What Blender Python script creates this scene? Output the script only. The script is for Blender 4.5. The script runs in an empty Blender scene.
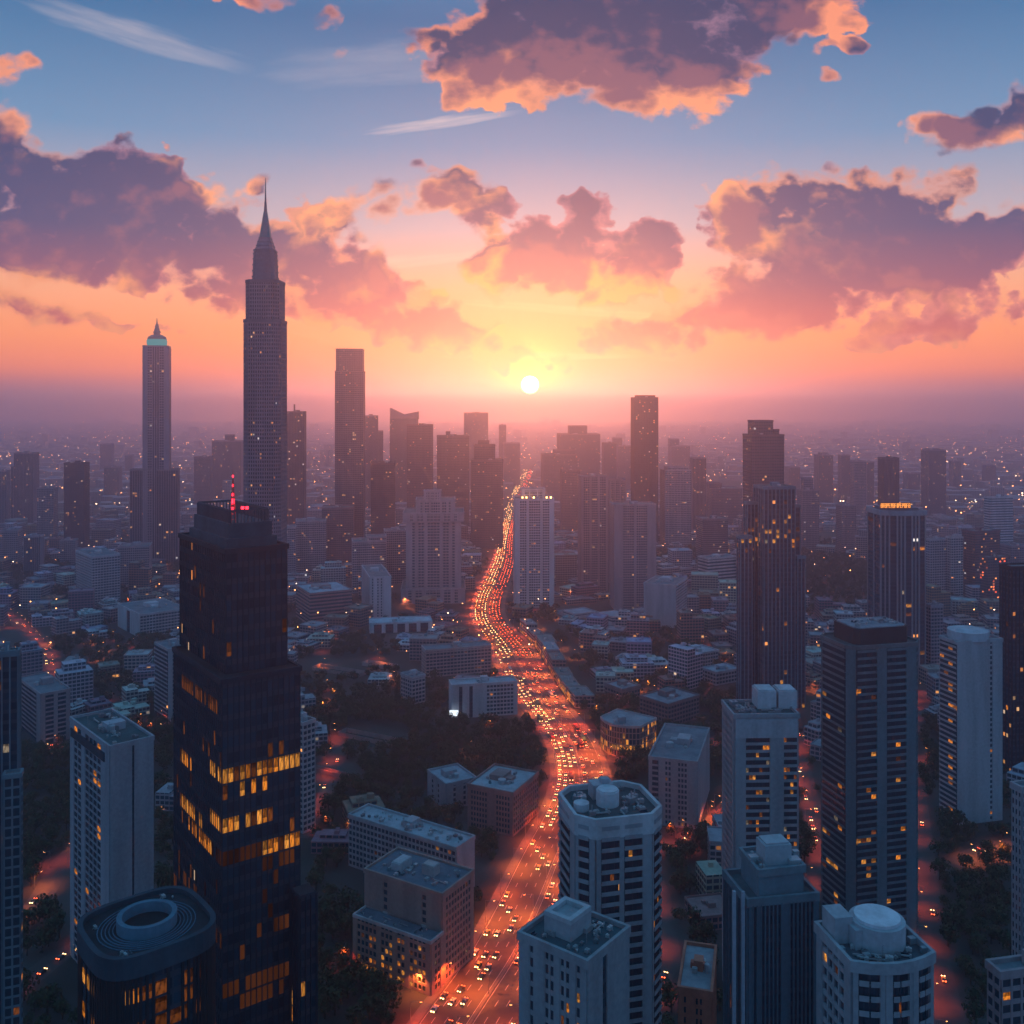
import bpy, math, random
from mathutils import Vector, Matrix, noise as mnoise

SC = bpy.context.scene
COL = SC.collection
R = math.radians
F, HZ, CX, H = 960.0, 405.0, 512.0, 250.0        # focal length in pixels, horizon row, centre column, eye height

# ---------------------------------------------------------------- camera
cam_d = bpy.data.cameras.new('camera')
cam_d.sensor_width = 36.0
cam_d.lens = 36.0 * F / 1024.0
cam_d.shift_y = -(512.0 - HZ) / 1024.0
cam_d.clip_start, cam_d.clip_end = 1.0, 120000.0
cam = bpy.data.objects.new('camera', cam_d)
cam.location = (0, 0, H)
cam.rotation_euler = (R(90), 0, 0)
COL.objects.link(cam)
SC.camera = cam

# ---------------------------------------------------------------- render settings
SC.view_settings.view_transform = 'Standard'
SC.view_settings.look = 'None'
SC.view_settings.exposure = 0.0
SC.view_settings.gamma = 1.0
SC.view_settings.use_curve_mapping = False
SC.render.engine = 'CYCLES'
cy = SC.cycles
cy.max_bounces = 4; cy.diffuse_bounces = 2; cy.glossy_bounces = 2; cy.transmission_bounces = 2
cy.volume_bounces = 2; cy.transparent_max_bounces = 4
cy.use_denoising = True
cy.sample_clamp_indirect = 4.0
cy.use_adaptive_sampling = True
cy.adaptive_threshold = 0.02

# ---------------------------------------------------------------- sun
SUN_AZ, SUN_EL = math.atan((530 - CX) / F), math.atan((HZ - 385) / F)
S = Vector((math.sin(SUN_AZ) * math.cos(SUN_EL), math.cos(SUN_AZ) * math.cos(SUN_EL), math.sin(SUN_EL)))
sun_d = bpy.data.lights.new('sun', 'SUN')
sun_d.energy = 3.2
sun_d.angle = R(0.5)
sun_d.color = (1.0, 0.24, 0.09)
sun = bpy.data.objects.new('sun', sun_d)
sun.rotation_euler = (-S).to_track_quat('-Z', 'Y').to_euler()
sun.location = (0, 400, 900)
COL.objects.link(sun)

# ---------------------------------------------------------------- world: sky and clouds by direction
W = bpy.data.worlds.new('World'); W.use_nodes = True
nt = W.node_tree; nt.nodes.clear()

def mk(tree, typ, **kw):
    n = tree.nodes.new(typ)
    for k, v in kw.items():
        if k.startswith('i'):
            n.inputs[int(k[1:])].default_value = v
        else:
            setattr(n, k, v)
    return n

def M(tree, op, a, b=None, c=None, clamp=False):
    n = tree.nodes.new('ShaderNodeMath'); n.operation = op; n.use_clamp = clamp
    for i, x in enumerate((a, b, c)):
        if x is None: continue
        if isinstance(x, (int, float)): n.inputs[i].default_value = x
        else: tree.links.new(x, n.inputs[i])
    return n.outputs[0]

def VM(tree, op, a, b=None, scale=None):
    n = tree.nodes.new('ShaderNodeVectorMath'); n.operation = op
    for i, x in enumerate((a, b)):
        if x is None: continue
        if isinstance(x, (tuple, list, Vector)): n.inputs[i].default_value = x
        else: tree.links.new(x, n.inputs[i])
    if scale is not None:
        if isinstance(scale, (int, float)): n.inputs['Scale'].default_value = scale
        else: tree.links.new(scale, n.inputs['Scale'])
    return n

def ramp(tree, fac, stops, interp='LINEAR'):
    n = tree.nodes.new('ShaderNodeValToRGB'); cr = n.color_ramp; cr.interpolation = interp
    while len(cr.elements) < len(stops): cr.elements.new(0.5)
    for e, (p, c) in zip(cr.elements, stops):
        e.position = p; e.color = (*c, 1.0) if len(c) == 3 else c
    tree.links.new(fac, n.inputs[0])
    return n.outputs[0]

def mix(tree, fac, a, b, mode='MIX'):
    n = tree.nodes.new('ShaderNodeMix'); n.data_type = 'RGBA'; n.blend_type = mode
    n.clamp_result = False; n.clamp_factor = False
    for sock, x in ((n.inputs[0], fac), (n.inputs[6], a), (n.inputs[7], b)):
        if isinstance(x, (int, float)): sock.default_value = x
        elif isinstance(x, tuple): sock.default_value = (*x, 1.0)
        else: tree.links.new(x, sock)
    return n.outputs[2]

def smooth(tree, x, a, b):
    n = tree.nodes.new('ShaderNodeMapRange'); n.interpolation_type = 'SMOOTHSTEP'
    n.inputs[1].default_value = a; n.inputs[2].default_value = b
    n.inputs[3].default_value = 0.0; n.inputs[4].default_value = 1.0
    tree.links.new(x, n.inputs[0])
    return n.outputs[0]

def srgb(r, g, b):
    f = lambda c: c / 12.92 if c <= 0.04045 else ((c + 0.055) / 1.055) ** 2.4
    return (f(r / 255), f(g / 255), f(b / 255))

# clouds: (centre column, centre row, half width, half height, tilt in degrees, weight) seen from the viewpoint, turned into directions
CLOUDS = [
 (650, 18, 190, 75, 0, 1.0), (560, 40, 120, 62, -15, .9), (470, 66, 84, 50, 20, .95), (660, 85, 110, 48, 8, .8), (800, 2, 100, 40, -12, .8), (735, 70, 70, 34, -30, .5),
 (40, 215, 150, 74, 6, 1.0), (0, 250, 90, 34, 10, .8), (160, 215, 130, 70, 10, 1.0), (8, 150, 64, 52, 20, .9), (110, 165, 60, 34, 0, .6), (180, 178, 26, 24, 0, .55), (270, 275, 130, 48, 8, .9), (360, 275, 75, 42, 12, .8),
 (415, 300, 55, 25, 12, .6), (225, 225, 24, 24, 0, .55), (300, 240, 55, 32, -20, .7), (385, 325, 110, 26, 8, .85), (490, 344, 100, 28, 8, .9), (130, 280, 150, 24, 12, .45),
 (4, 72, 34, 36, 0, .62), (40, 312, 95, 18, 8, .7), (12, 298, 34, 22, 0, .5), (110, 326, 80, 9, 2, .45), (210, 330, 42, 10, 0, .35),
 (345, 209, 68, 27, -4, .62), (462, 200, 84, 32, 6, .95), (425, 171, 26, 11, 0, .5), (580, 205, 42, 22, 0, .8),
 (505, 266, 54, 42, 0, 1.0), (570, 256, 62, 50, 0, 1.2), (648, 255, 44, 38, -10, 1.05), (615, 298, 66, 26, -8, .85), (500, 240, 20, 16, 0, .4),
 (735, 212, 46, 40, -30, .75), (805, 215, 110, 54, -8, 1.15), (890, 202, 56, 38, -10, .9), (955, 186, 52, 22, -20, .85), (830, 278, 175, 54, -12, 1.1), (900, 250, 90, 40, -10, .7), (960, 262, 100, 42, -14, .9),
 (1010, 225, 50, 34, -20, .8), (735, 322, 120, 24, -6, .7), (635, 342, 75, 20, 4, .8), (950, 318, 140, 28, -10, .7), (870, 345, 160, 10, -2, .3), (790, 348, 30, 7, 0, .3),
 (985, 132, 95, 34, -6, 1.0), (1024, 106, 50, 28, 0, .8), (930, 124, 42, 18, 0, .7),
 (326, 20, 22, 25, 0, .56), (258, 0, 38, 17, 0, .56), (340, 57, 20, 12, 0, .52), (850, 45, 32, 14, 0, .54), (820, 75, 20, 10, 0, .5), (855, 17, 24, 15, 0, .52), (967, 217, 17, 14, 0, .52),
]
tc = nt.nodes.new('ShaderNodeTexCoord')
sep = nt.nodes.new('ShaderNodeSeparateXYZ'); nt.links.new(tc.outputs['Generated'], sep.inputs[0])
X_, Y_, Z_ = sep.outputs
yc = M(nt, 'MAXIMUM', Y_, .25)
comb = nt.nodes.new('ShaderNodeCombineXYZ')
U = M(nt, 'DIVIDE', X_, yc); V = M(nt, 'DIVIDE', Z_, yc)
nt.links.new(U, comb.inputs[0]); nt.links.new(V, comb.inputs[1])
P2 = comb.outputs[0]
front = smooth(nt, Y_, .15, .5)

# clear sky: warm near the sun, blue above; the unseen anti-sun side is blue, raised to light the facades
zen = ramp(nt, Z_, [(0.0, (1.15, .22, .14)), (.03, (1.40, .30, .09)), (.068, (1.28, .37, .11)), (.12, (1.06, .44, .23)),
                    (.18, srgb(186, 174, 186)), (.26, srgb(100, 144, 184)), (.37, srgb(38, 104, 154)), (.52, srgb(72, 138, 184)), (1.0, srgb(76, 138, 182))])
back = ramp(nt, Z_, [(0.0, srgb(78, 126, 174)), (.12, srgb(84, 134, 184)), (.3, srgb(78, 136, 182)), (.6, srgb(76, 140, 184)), (1.0, srgb(76, 138, 182))])
fm = smooth(nt, Y_, -.4, .75)
clear = mix(nt, fm, back, zen)
# light round the sun
cosang = VM(nt, 'DOT_PRODUCT', tc.outputs['Generated'], tuple(S)).outputs['Value']
cpos = M(nt, 'MAXIMUM', cosang, 0.0)
low = smooth(nt, Z_, .22, .0)
def glow(power, col, k, tree=nt):
    gval = M(tree, 'MULTIPLY', M(tree, 'POWER', cpos, power), k)
    return mix(tree, gval, (0, 0, 0), col)
halo = mix(nt, 1.0, glow(2000, (1.0, .56, .0), 2.6), glow(260, (1.0, .30, .0), .36), 'ADD')
halo = mix(nt, low, (0, 0, 0), halo)
clear = mix(nt, 1.0, clear, halo, 'ADD')
# dusky band lying on the horizon away from the sun
away = M(nt, 'SUBTRACT', 1.0, M(nt, 'POWER', cpos, 30))
band = M(nt, 'MULTIPLY', smooth(nt, Z_, .038, .004), M(nt, 'MULTIPLY', away, .75))
clear = mix(nt, band, clear, srgb(150, 98, 128))
# high thin streaks
def streak(cx_, cy_, rx, ry, tilt, k, prev):
    mp = nt.nodes.new('ShaderNodeMapping'); mp.vector_type = 'TEXTURE'
    mp.inputs['Location'].default_value = ((cx_ - CX) / F, (HZ - cy_) / F, 0)
    mp.inputs['Rotation'].default_value = (0, 0, -R(tilt)); mp.inputs['Scale'].default_value = (rx / F, ry / F, 1)
    nt.links.new(P2, mp.inputs[0])
    nn = mk(nt, 'ShaderNodeTexNoise', noise_dimensions='2D'); nn.inputs['Scale'].default_value = 1.6; nn.inputs['Detail'].default_value = 5
    nt.links.new(mp.outputs[0], nn.inputs['Vector'])
    off = VM(nt, 'MULTIPLY', VM(nt, 'SUBTRACT', nn.outputs['Color'], (.5, .5, .5)).outputs[0], (.3, 1.4, 0)).outputs[0]
    pq = VM(nt, 'ADD', mp.outputs[0], off).outputs[0]
    q = VM(nt, 'DOT_PRODUCT', pq, pq).outputs['Value']
    a = M(nt, 'MULTIPLY', smooth(nt, q, 1.0, 0.0), M(nt, 'MULTIPLY', M(nt, 'MULTIPLY', nn.outputs[0], 1.4), k))
    return a if prev is None else M(nt, 'MAXIMUM', prev, a)
st = streak(140, 36, 130, 16, 17, .36, None)
st = streak(445, 122, 85, 7, -8, .62, st)
st = streak(400, 62, 150, 26, -4, .2, st)
st = streak(545, 356, 110, 5, 0, .55, st)
st = streak(400, 262, 130, 8, -6, .4, st)
st = streak(600, 312, 160, 6, 4, .35, st)
streaky = mix(nt, smooth(nt, Z_, .06, .2), (1.0, .72, .30), srgb(228, 206, 204))
disc = mix(nt, M(nt, 'MULTIPLY', smooth(nt, cosang, math.cos(.0100), math.cos(.0066)), 60.0), (0, 0, 0), (1.0, .80, .36))
below = smooth(nt, Z_, -.03, -.2)
clear0 = mix(nt, below, clear, (.03, .03, .05))
clear1 = mix(nt, M(nt, 'MULTIPLY', st, front), clear, streaky)

def bg(col, strength=1.0):
    n = nt.nodes.new('ShaderNodeBackground'); n.inputs[1].default_value = strength
    nt.links.new(col, n.inputs[0])
    return n.outputs[0]

def mixshader(fac, a, b):
    n = nt.nodes.new('ShaderNodeMixShader')
    nt.links.new(fac, n.inputs[0]); nt.links.new(a, n.inputs[1]); nt.links.new(b, n.inputs[2])
    return n.outputs[0]

# cloud fields shared by all parts of the sky: billow noise here and one step towards the sun
toS = VM(nt, 'SUBTRACT', (S.x / S.y, S.z / S.y + .015, 0), P2).outputs[0]
P3 = VM(nt, 'ADD', P2, VM(nt, 'SCALE', VM(nt, 'NORMALIZE', toS).outputs[0], scale=.042).outputs[0]).outputs[0]
def noise2(vec, scale, detail, rough=.55, stretch=(1, 1.5, 1)):
    n = mk(nt, 'ShaderNodeTexNoise', noise_dimensions='2D')
    n.inputs['Scale'].default_value = scale; n.inputs['Detail'].default_value = detail; n.inputs['Roughness'].default_value = rough
    m_ = nt.nodes.new('ShaderNodeMapping'); m_.inputs['Scale'].default_value = stretch
    nt.links.new(vec, m_.inputs[0]); nt.links.new(m_.outputs[0], n.inputs['Vector'])
    return n
def warp(vec):
    n = noise2(vec, 13, 3, .5, (1, 1, 1))
    o = VM(nt, 'MULTIPLY', VM(nt, 'SUBTRACT', n.outputs['Color'], (.5, .5, .5)).outputs[0], (.075, .05, 0)).outputs[0]
    return VM(nt, 'ADD', vec, o).outputs[0]
PW = (warp(P2), warp(P3))
def puffs(v):                                         # torn noise plus rounded heaps
    fine = M(nt, 'SUBTRACT', noise2(v, 16, 9, .60).outputs[0], .5)
    heap = M(nt, 'ABSOLUTE', M(nt, 'SUBTRACT', noise2(VM(nt, 'ADD', v, (7.7, 2.1, 0)).outputs[0], 24, 2, .45, (1, 1.25, 1)).outputs[0], .5))
    return M(nt, 'MULTIPLY_ADD', M(nt, 'SUBTRACT', heap, .10), .95, M(nt, 'MULTIPLY', fine, .85))
NZ = tuple(puffs(v) for v in (P2, P3))
patch = smooth(nt, noise2(P2, 7, 2, .5, (1, 1, 1)).outputs[0], .42, .66)
soft = smooth(nt, noise2(VM(nt, 'ADD', P2, (3.1, 1.7, 0)).outputs[0], 6, 2, .5, (1, 1, 1)).outputs[0], .35, .65)
near = M(nt, 'POWER', cpos, 60)
shade = ramp(nt, Z_, [(0.0, srgb(236, 112, 96)), (.07, srgb(206, 84, 92)), (.12, srgb(128, 68, 108)), (.17, srgb(44, 58, 112)), (.25, srgb(16, 44, 98)), (.42, srgb(14, 42, 88))])
pale = ramp(nt, Z_, [(0.0, srgb(240, 128, 108)), (.1, srgb(226, 124, 120)), (.2, srgb(168, 112, 136)), (.42, srgb(132, 102, 130))])
bright = ramp(nt, Z_, [(0.0, srgb(255, 150, 90)), (.1, srgb(255, 158, 104)), (.2, srgb(255, 162, 116)), (.4, srgb(255, 146, 104))])
bright = mix(nt, M(nt, 'MULTIPLY', near, .7), bright, (1.2, .55, .08))
reach = smooth(nt, cosang, .60, .92)

FIELDS = dict(pw0=PW[0], pw1=PW[1], nz0=NZ[0], nz1=NZ[1], soft=soft, patch=patch, reach=reach, front=front,
              shade=shade, pale=pale, bright=bright, clear=clear1, disc=disc)

def density(t_, ells, pw, nz):
    acc, pk = None, pw
    for ci, (cx_, cy_, rx, ry, tilt, wgt) in enumerate(ells):
        if ci % 6 == 5:                              # chained so that the shader needs few registers at a time
            pk = VM(t_, 'ADD', pw, VM(t_, 'SCALE', (1e-7, 1e-7, 0), scale=acc).outputs[0]).outputs[0]
        mp = t_.nodes.new('ShaderNodeMapping'); mp.vector_type = 'TEXTURE'
        mp.inputs['Location'].default_value = ((cx_ - CX) / F, (HZ - cy_) / F, 0)
        mp.inputs['Rotation'].default_value = (0, 0, -R(tilt))
        mp.inputs['Scale'].default_value = (rx / F * 1.18, ry / F * 1.18, 1)
        t_.links.new(pk, mp.inputs['Vector'])
        q = VM(t_, 'DOT_PRODUCT', mp.outputs[0], mp.outputs[0]).outputs['Value']
        t = M(t_, 'MULTIPLY_ADD', q, -wgt ** .5, wgt ** .5, clamp=True)
        acc = M(t_, 'MULTIPLY', t, t) if acc is None else M(t_, 'MULTIPLY_ADD', t, t, acc)
    acc = M(t_, 'MINIMUM', acc, 1.3)
    pres = smooth(t_, acc, 0.0, .12)
    return M(t_, 'MULTIPLY_ADD', M(t_, 'MULTIPLY', nz, pres), 1.45, M(t_, 'SUBTRACT', acc, .24))

def sky_part(ells):
    if not ells: return bg(mix(nt, 1.0, clear1, disc, 'ADD'))
    t_ = bpy.data.node_groups.new('cloud_patch', 'ShaderNodeTree')
    for k, sock in FIELDS.items():
        t_.interface.new_socket(k, in_out='INPUT', socket_type={'VECTOR': 'NodeSocketVector', 'VALUE': 'NodeSocketFloat', 'RGBA': 'NodeSocketColor'}[sock.type])
    t_.interface.new_socket('Color', in_out='OUTPUT', socket_type='NodeSocketColor')
    gi = t_.nodes.new('NodeGroupInput'); go = t_.nodes.new('NodeGroupOutput')
    f = {k: gi.outputs[i] for i, k in enumerate(FIELDS)}
    D1 = density(t_, ells, f['pw0'], f['nz0'])
    pw1 = VM(t_, 'ADD', f['pw1'], VM(t_, 'SCALE', (1e-7, 0, 0), scale=D1).outputs[0]).outputs[0]
    D2 = density(t_, ells, pw1, f['nz1'])
    edge = M(t_, 'DIVIDE', D1, M(t_, 'MULTIPLY_ADD', f['soft'], .40, .14))
    alpha = M(t_, 'MULTIPLY', smooth(t_, edge, 0.0, 1.0), f['front'])
    thick = smooth(t_, M(t_, 'MULTIPLY_ADD', f['nz0'], .9, D1), .0, .5)
    Dp = M(t_, 'MULTIPLY_ADD', f['patch'], -.42, D1)
    e = M(t_, 'SUBTRACT', D1, M(t_, 'MAXIMUM', D2, -.3))
    lit = M(t_, 'MULTIPLY', smooth(t_, e, -.02, .50), M(t_, 'SUBTRACT', 1.0, smooth(t_, Dp, .08, .66)))
    thin = M(t_, 'MULTIPLY', M(t_, 'SUBTRACT', 1.0, smooth(t_, Dp, -.10, .20)), M(t_, 'MULTIPLY_ADD', f['patch'], .6, .06))
    lf = M(t_, 'MULTIPLY', M(t_, 'ADD', M(t_, 'MULTIPLY', lit, .88), thin, clamp=True), f['reach'])
    body = mix(t_, M(t_, 'MULTIPLY', smooth(t_, e, .1, .8), .28), mix(t_, thick, f['pale'], f['shade']), srgb(222, 124, 112))
    col = mix(t_, alpha, f['clear'], mix(t_, lf, body, f['bright']))
    t_.links.new(mix(t_, 1.0, col, f['disc'], 'ADD'), go.inputs[0])
    n = nt.nodes.new('ShaderNodeGroup'); n.node_tree = t_
    for i, sock in enumerate(FIELDS.values()): nt.links.new(sock, n.inputs[i])
    return bg(n.outputs[0])

def split(u0, u1, v0, v1, ells, depth):
    """halve the view of the sky until each piece holds few clouds, so that one look-up stays cheap"""
    mg = 62
    ells = [e for e in ells if e[0] + e[2] * 1.2 + mg > u0 and e[0] - e[2] * 1.2 - mg < u1
            and e[1] + max(e[3], abs(math.sin(R(e[4]))) * e[2]) * 1.2 + mg > v0 and e[1] - max(e[3], abs(math.sin(R(e[4]))) * e[2]) * 1.2 - mg < v1]
    if len(ells) <= 5 or depth == 0: return sky_part(ells)
    if depth % 2 == 0 or u1 - u0 > 700:
        um = (u0 + u1) / 2
        return mixshader(M(nt, 'GREATER_THAN', U, (um - CX) / F), split(u0, um, v0, v1, ells, depth - 1), split(um, u1, v0, v1, ells, depth - 1))
    vm = (v0 + v1) / 2
    return mixshader(M(nt, 'LESS_THAN', V, (HZ - vm) / F), split(u0, u1, v0, vm, ells, depth - 1), split(u0, u1, vm, v1, ells, depth - 1))

infront = M(nt, 'MULTIPLY', M(nt, 'GREATER_THAN', Y_, .16), M(nt, 'MULTIPLY', M(nt, 'GREATER_THAN', V, 0.0), M(nt, 'LESS_THAN', V, .62)))
skysh = mixshader(infront, bg(clear0), split(-80, 1104, -100, 400, CLOUDS, 5))
nish = nt.nodes.new('ShaderNodeTexSky'); nish.sky_type = 'NISHITA'
nish.sun_disc = False; nish.sun_elevation = SUN_EL; nish.sun_rotation = SUN_AZ
nish.altitude = 100; nish.air_density = 1.2; nish.dust_density = 2.5; nish.ozone_density = 2.0
bgN = nt.nodes.new('ShaderNodeBackground'); bgN.inputs[1].default_value = .05
nt.links.new(nish.outputs[0], bgN.inputs[0])
addS = nt.nodes.new('ShaderNodeAddShader'); outW = nt.nodes.new('ShaderNodeOutputWorld')
nt.links.new(bgN.outputs[0], addS.inputs[0]); nt.links.new(skysh, addS.inputs[1])
nt.links.new(addS.outputs[0], outW.inputs[0])
SC.world = W

# ---------------------------------------------------------------- materials
def principled(name):
    m = bpy.data.materials.new(name); m.use_nodes = True
    t = m.node_tree; b = t.nodes['Principled BSDF']
    return m, t, b

def noise3(t, scale, detail=4, coord='Object', stretch=(1, 1, 1)):
    c = t.nodes.new('ShaderNodeTexCoord'); mp = t.nodes.new('ShaderNodeMapping'); mp.inputs['Scale'].default_value = stretch
    n = t.nodes.new('ShaderNodeTexNoise'); n.inputs['Scale'].default_value = scale; n.inputs['Detail'].default_value = detail
    t.links.new(c.outputs[coord], mp.inputs[0]); t.links.new(mp.outputs[0], n.inputs['Vector'])
    return n.outputs[0]

def objcolor(t):
    return t.nodes.new('ShaderNodeObjectInfo').outputs['Color']

def surf(name, rough=.8, wear=.5, scale=.15, stretch=(1, 1, .12), tint=None, spec=.3, metal=0.0):
    """painted or raw surface in the object's own colour, streaked and stained"""
    m, t, b = principled(name)
    base = objcolor(t) if tint is None else tint
    n = M(t, 'ADD', M(t, 'MULTIPLY', noise3(t, scale, 6, 'Object', stretch), .65), M(t, 'MULTIPLY', noise3(t, scale * 5, 3), .35))
    k = M(t, 'MULTIPLY_ADD', smooth(t, n, .25, .75), wear, 1.0 - wear * .6)
    cv = t.nodes.new('ShaderNodeCombineColor')
    for i in range(3): t.links.new(k, cv.inputs[i])
    t.links.new(mix(t, 1.0, base, cv.outputs[0], 'MULTIPLY'), b.inputs['Base Color'])
    b.inputs['Roughness'].default_value = rough; b.inputs['Specular IOR Level'].default_value = spec; b.inputs['Metallic'].default_value = metal
    return m

M_WALL = surf('render_coat')
M_ROOF = surf('roofing_felt', .9, .6, .12, (1, 1, 1), spec=.2)
M_METAL = surf('weathered_metal', .5, .3, .5, (1, 1, 1), spec=.5, metal=.3)
M_PAINT = surf('car_paint', .3, .05, 1, (1, 1, 1), spec=.5)
M_RUBBER = surf('rubber', .9, .1, 1, (1, 1, 1), (.015, .015, .016), .2)
M_ASPHALT = surf('asphalt', .75, .45, .06, (1, 1, 1), (.075, .07, .068), .35)
M_PAVE = surf('paving', .85, .4, .2, (1, 1, 1), (.14, .13, .125), .3)
M_MARK = surf('road_paint', .7, .4, .4, (1, 1, 1), (.55, .53, .5), .3)
M_BARK = surf('bark', .9, .5, 1, (1, 1, .2), (.06, .045, .03), .1)

def glass(name, col, rough=.12):
    m, t, b = principled(name)
    n = noise3(t, .35, 2)
    t.links.new(mix(t, n, col, tuple(c * 1.9 for c in col)), b.inputs['Base Color'])
    b.inputs['Roughness'].default_value = rough; b.inputs['Specular IOR Level'].default_value = .6
    return m
M_GLASS = glass('window_glass', (.014, .032, .048))

def emit(name, col, k):
    m = bpy.data.materials.new(name); m.use_nodes = True
    t = m.node_tree; t.nodes.clear()
    e = t.nodes.new('ShaderNodeEmission'); e.inputs[0].default_value = (*col, 1); e.inputs[1].default_value = k
    o = t.nodes.new('ShaderNodeOutputMaterial'); t.links.new(e.outputs[0], o.inputs[0])
    m.cycles.emission_sampling = 'NONE'
    return m

def litroom(name, col, k):
    """a lit room behind glass: curtains and furniture make it uneven"""
    m = emit(name, col, k); t = m.node_tree
    e = t.nodes['Emission']
    oi = t.nodes.new('ShaderNodeObjectInfo')
    n = noise3(t, 1.6, 3, 'Generated', (2, 1, 1))
    v = M(t, 'MULTIPLY', smooth(t, n, .28, .62), M(t, 'MULTIPLY_ADD', oi.outputs['Random'], .9, .35))
    tc_ = t.nodes.new('ShaderNodeTexCoord'); sp = t.nodes.new('ShaderNodeSeparateXYZ'); t.links.new(tc_.outputs['Generated'], sp.inputs[0])
    wn = t.nodes.new('ShaderNodeTexWhiteNoise'); wn.noise_dimensions = '1D'; t.links.new(M(t, 'MULTIPLY', oi.outputs['Random'], 57.3), wn.inputs['W'])
    blind = M(t, 'GREATER_THAN', sp.outputs[2], M(t, 'MULTIPLY_ADD', wn.outputs[0], -.75, 1.05))
    lampy = smooth(t, sp.outputs[2], .2, 1.0)
    v = M(t, 'MULTIPLY', v, M(t, 'MULTIPLY_ADD', blind, -.6, M(t, 'MULTIPLY_ADD', lampy, .35, .75)))
    t.links.new(M(t, 'MULTIPLY', v, k), e.inputs[1])
    return m
M_LIT = [litroom('lit_room_amber', (1.0, .30, .03), 1.0), litroom('lit_room_gold', (1.0, .38, .06), 1.05), litroom('lit_room_dim', (1.0, .28, .06), .22),
         litroom('lit_room_white', (.8, .62, .42), .45)]

def glazing(name, lit, wall=True, k=1.3, glasscol=(.010, .030, .046), mx=(.10, .90), my=(.22, .86), red=.0):
    """wall plane of a building: one window per unit cell of its UV map; a share of the rooms is lit"""
    m, t, b = principled(name)
    uv = t.nodes.new('ShaderNodeUVMap'); s_ = t.nodes.new('ShaderNodeSeparateXYZ'); t.links.new(uv.outputs[0], s_.inputs[0])
    u, v = s_.outputs[0], s_.outputs[1]
    fu, fv = M(t, 'FRACT', u), M(t, 'FRACT', v)
    geo = t.nodes.new('ShaderNodeNewGeometry'); oi = t.nodes.new('ShaderNodeObjectInfo')
    cell = t.nodes.new('ShaderNodeCombineXYZ')
    t.links.new(M(t, 'FLOOR', u), cell.inputs[0]); t.links.new(M(t, 'FLOOR', v), cell.inputs[1])
    t.links.new(M(t, 'MULTIPLY', M(t, 'ADD', oi.outputs['Random'], geo.outputs['Random Per Island']), 97.0), cell.inputs[2])
    wn = t.nodes.new('ShaderNodeTexWhiteNoise'); wn.noise_dimensions = '3D'; t.links.new(cell.outputs[0], wn.inputs['Vector'])
    cl = t.nodes.new('ShaderNodeTexNoise'); cl.inputs['Scale'].default_value = .23; cl.inputs['Detail'].default_value = 2
    t.links.new(cell.outputs[0], cl.inputs['Vector'])
    win = M(t, 'MULTIPLY', M(t, 'MULTIPLY', M(t, 'GREATER_THAN', fu, mx[0]), M(t, 'LESS_THAN', fu, mx[1])),
            M(t, 'MULTIPLY', M(t, 'GREATER_THAN', fv, my[0]), M(t, 'LESS_THAN', fv, my[1])))
    sc_ = t.nodes.new('ShaderNodeSeparateColor'); t.links.new(wn.outputs['Color'], sc_.inputs[0])
    prob = M(t, 'MULTIPLY', smooth(t, cl.outputs[0], .38, .70), lit * 2.6)
    on = M(t, 'MULTIPLY', M(t, 'LESS_THAN', sc_.outputs[0], prob), win)
    wallc = mix(t, 1.0, oi.outputs['Color'], mix(t, geo.outputs['Random Per Island'], (.72, .72, .74), (1.12, 1.1, 1.06)), 'MULTIPLY')
    st = noise3(t, .12, 4, 'Object', (1, 1, .15))
    wallc = mix(t, M(t, 'MULTIPLY', st, .4), wallc, mix(t, 1.0, wallc, (.55, .55, .55), 'MULTIPLY'))
    gl = mix(t, sc_.outputs[1], glasscol, tuple(c * 2.2 for c in glasscol))
    t.links.new(mix(t, win, wallc if wall else tuple(c * 1.5 for c in glasscol), gl), b.inputs['Base Color'])
    t.links.new(M(t, 'MULTIPLY_ADD', win, -.6, .78), b.inputs['Roughness'])
    ec = ramp(t, sc_.outputs[2], [(0, (1.0, .30, .05)), (.5, (1.0, .42, .10)), (.82, (1.0, .60, .28)), (1.0, (.8, .8, .8))] if red == 0 else [(0, (1.0, .10, .03)), (1, (1.0, .3, .06))])
    t.links.new(ec, b.inputs['Emission Color'])
    t.links.new(M(t, 'MULTIPLY', on, M(t, 'MULTIPLY_ADD', sc_.outputs[1], k, k * .25)), b.inputs['Emission Strength'])
    m.cycles.emission_sampling = 'NONE'
    return m
M_GZ = glazing('dark_glazing', .003, wall=False)
M_GZ_BLUE = glazing('blue_glazing', .006, wall=False, glasscol=(.012, .032, .05))
M_GZ_LIT = glazing('glazing_some_lit', .03, wall=False, k=.9)
M_FAC = glazing('windowed_wall', .007, k=.9)
M_FAC_LIT = glazing('windowed_wall_lit', .03, k=.9)
M_FAR = glazing('far_wall', .03, k=3.0, mx=(.15, .85), my=(.25, .8))
M_REDLIT = glazing('windowed_wall_red_lit', .16, red=1, k=2.2)

M_SODIUM = emit('sodium_lamp', (1.0, .36, .08), 24)
M_FARLIGHT = emit('far_lamp', (1.0, .34, .10), 14)
M_FARWHITE = emit('far_lamp_pale', (1.0, .58, .36), 11)
M_TAIL = emit('tail_lamp', (1.0, .10, .03), 9)
M_HEAD = emit('head_lamp', (1.0, .56, .22), 11)
M_AMBERL = emit('amber_lamp', (1.0, .28, .05), 8)
M_BEACON = emit('red_beacon', (1.0, .02, .04), 6)
M_SIGN = emit('lit_sign', (1.0, .34, .06), 1.7)
M_SHOP = emit('lit_shop', (1.0, .36, .05), .9)
M_TEALLIT = emit('teal_floodlit_glow', (.0, .36, .38), .8)

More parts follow.
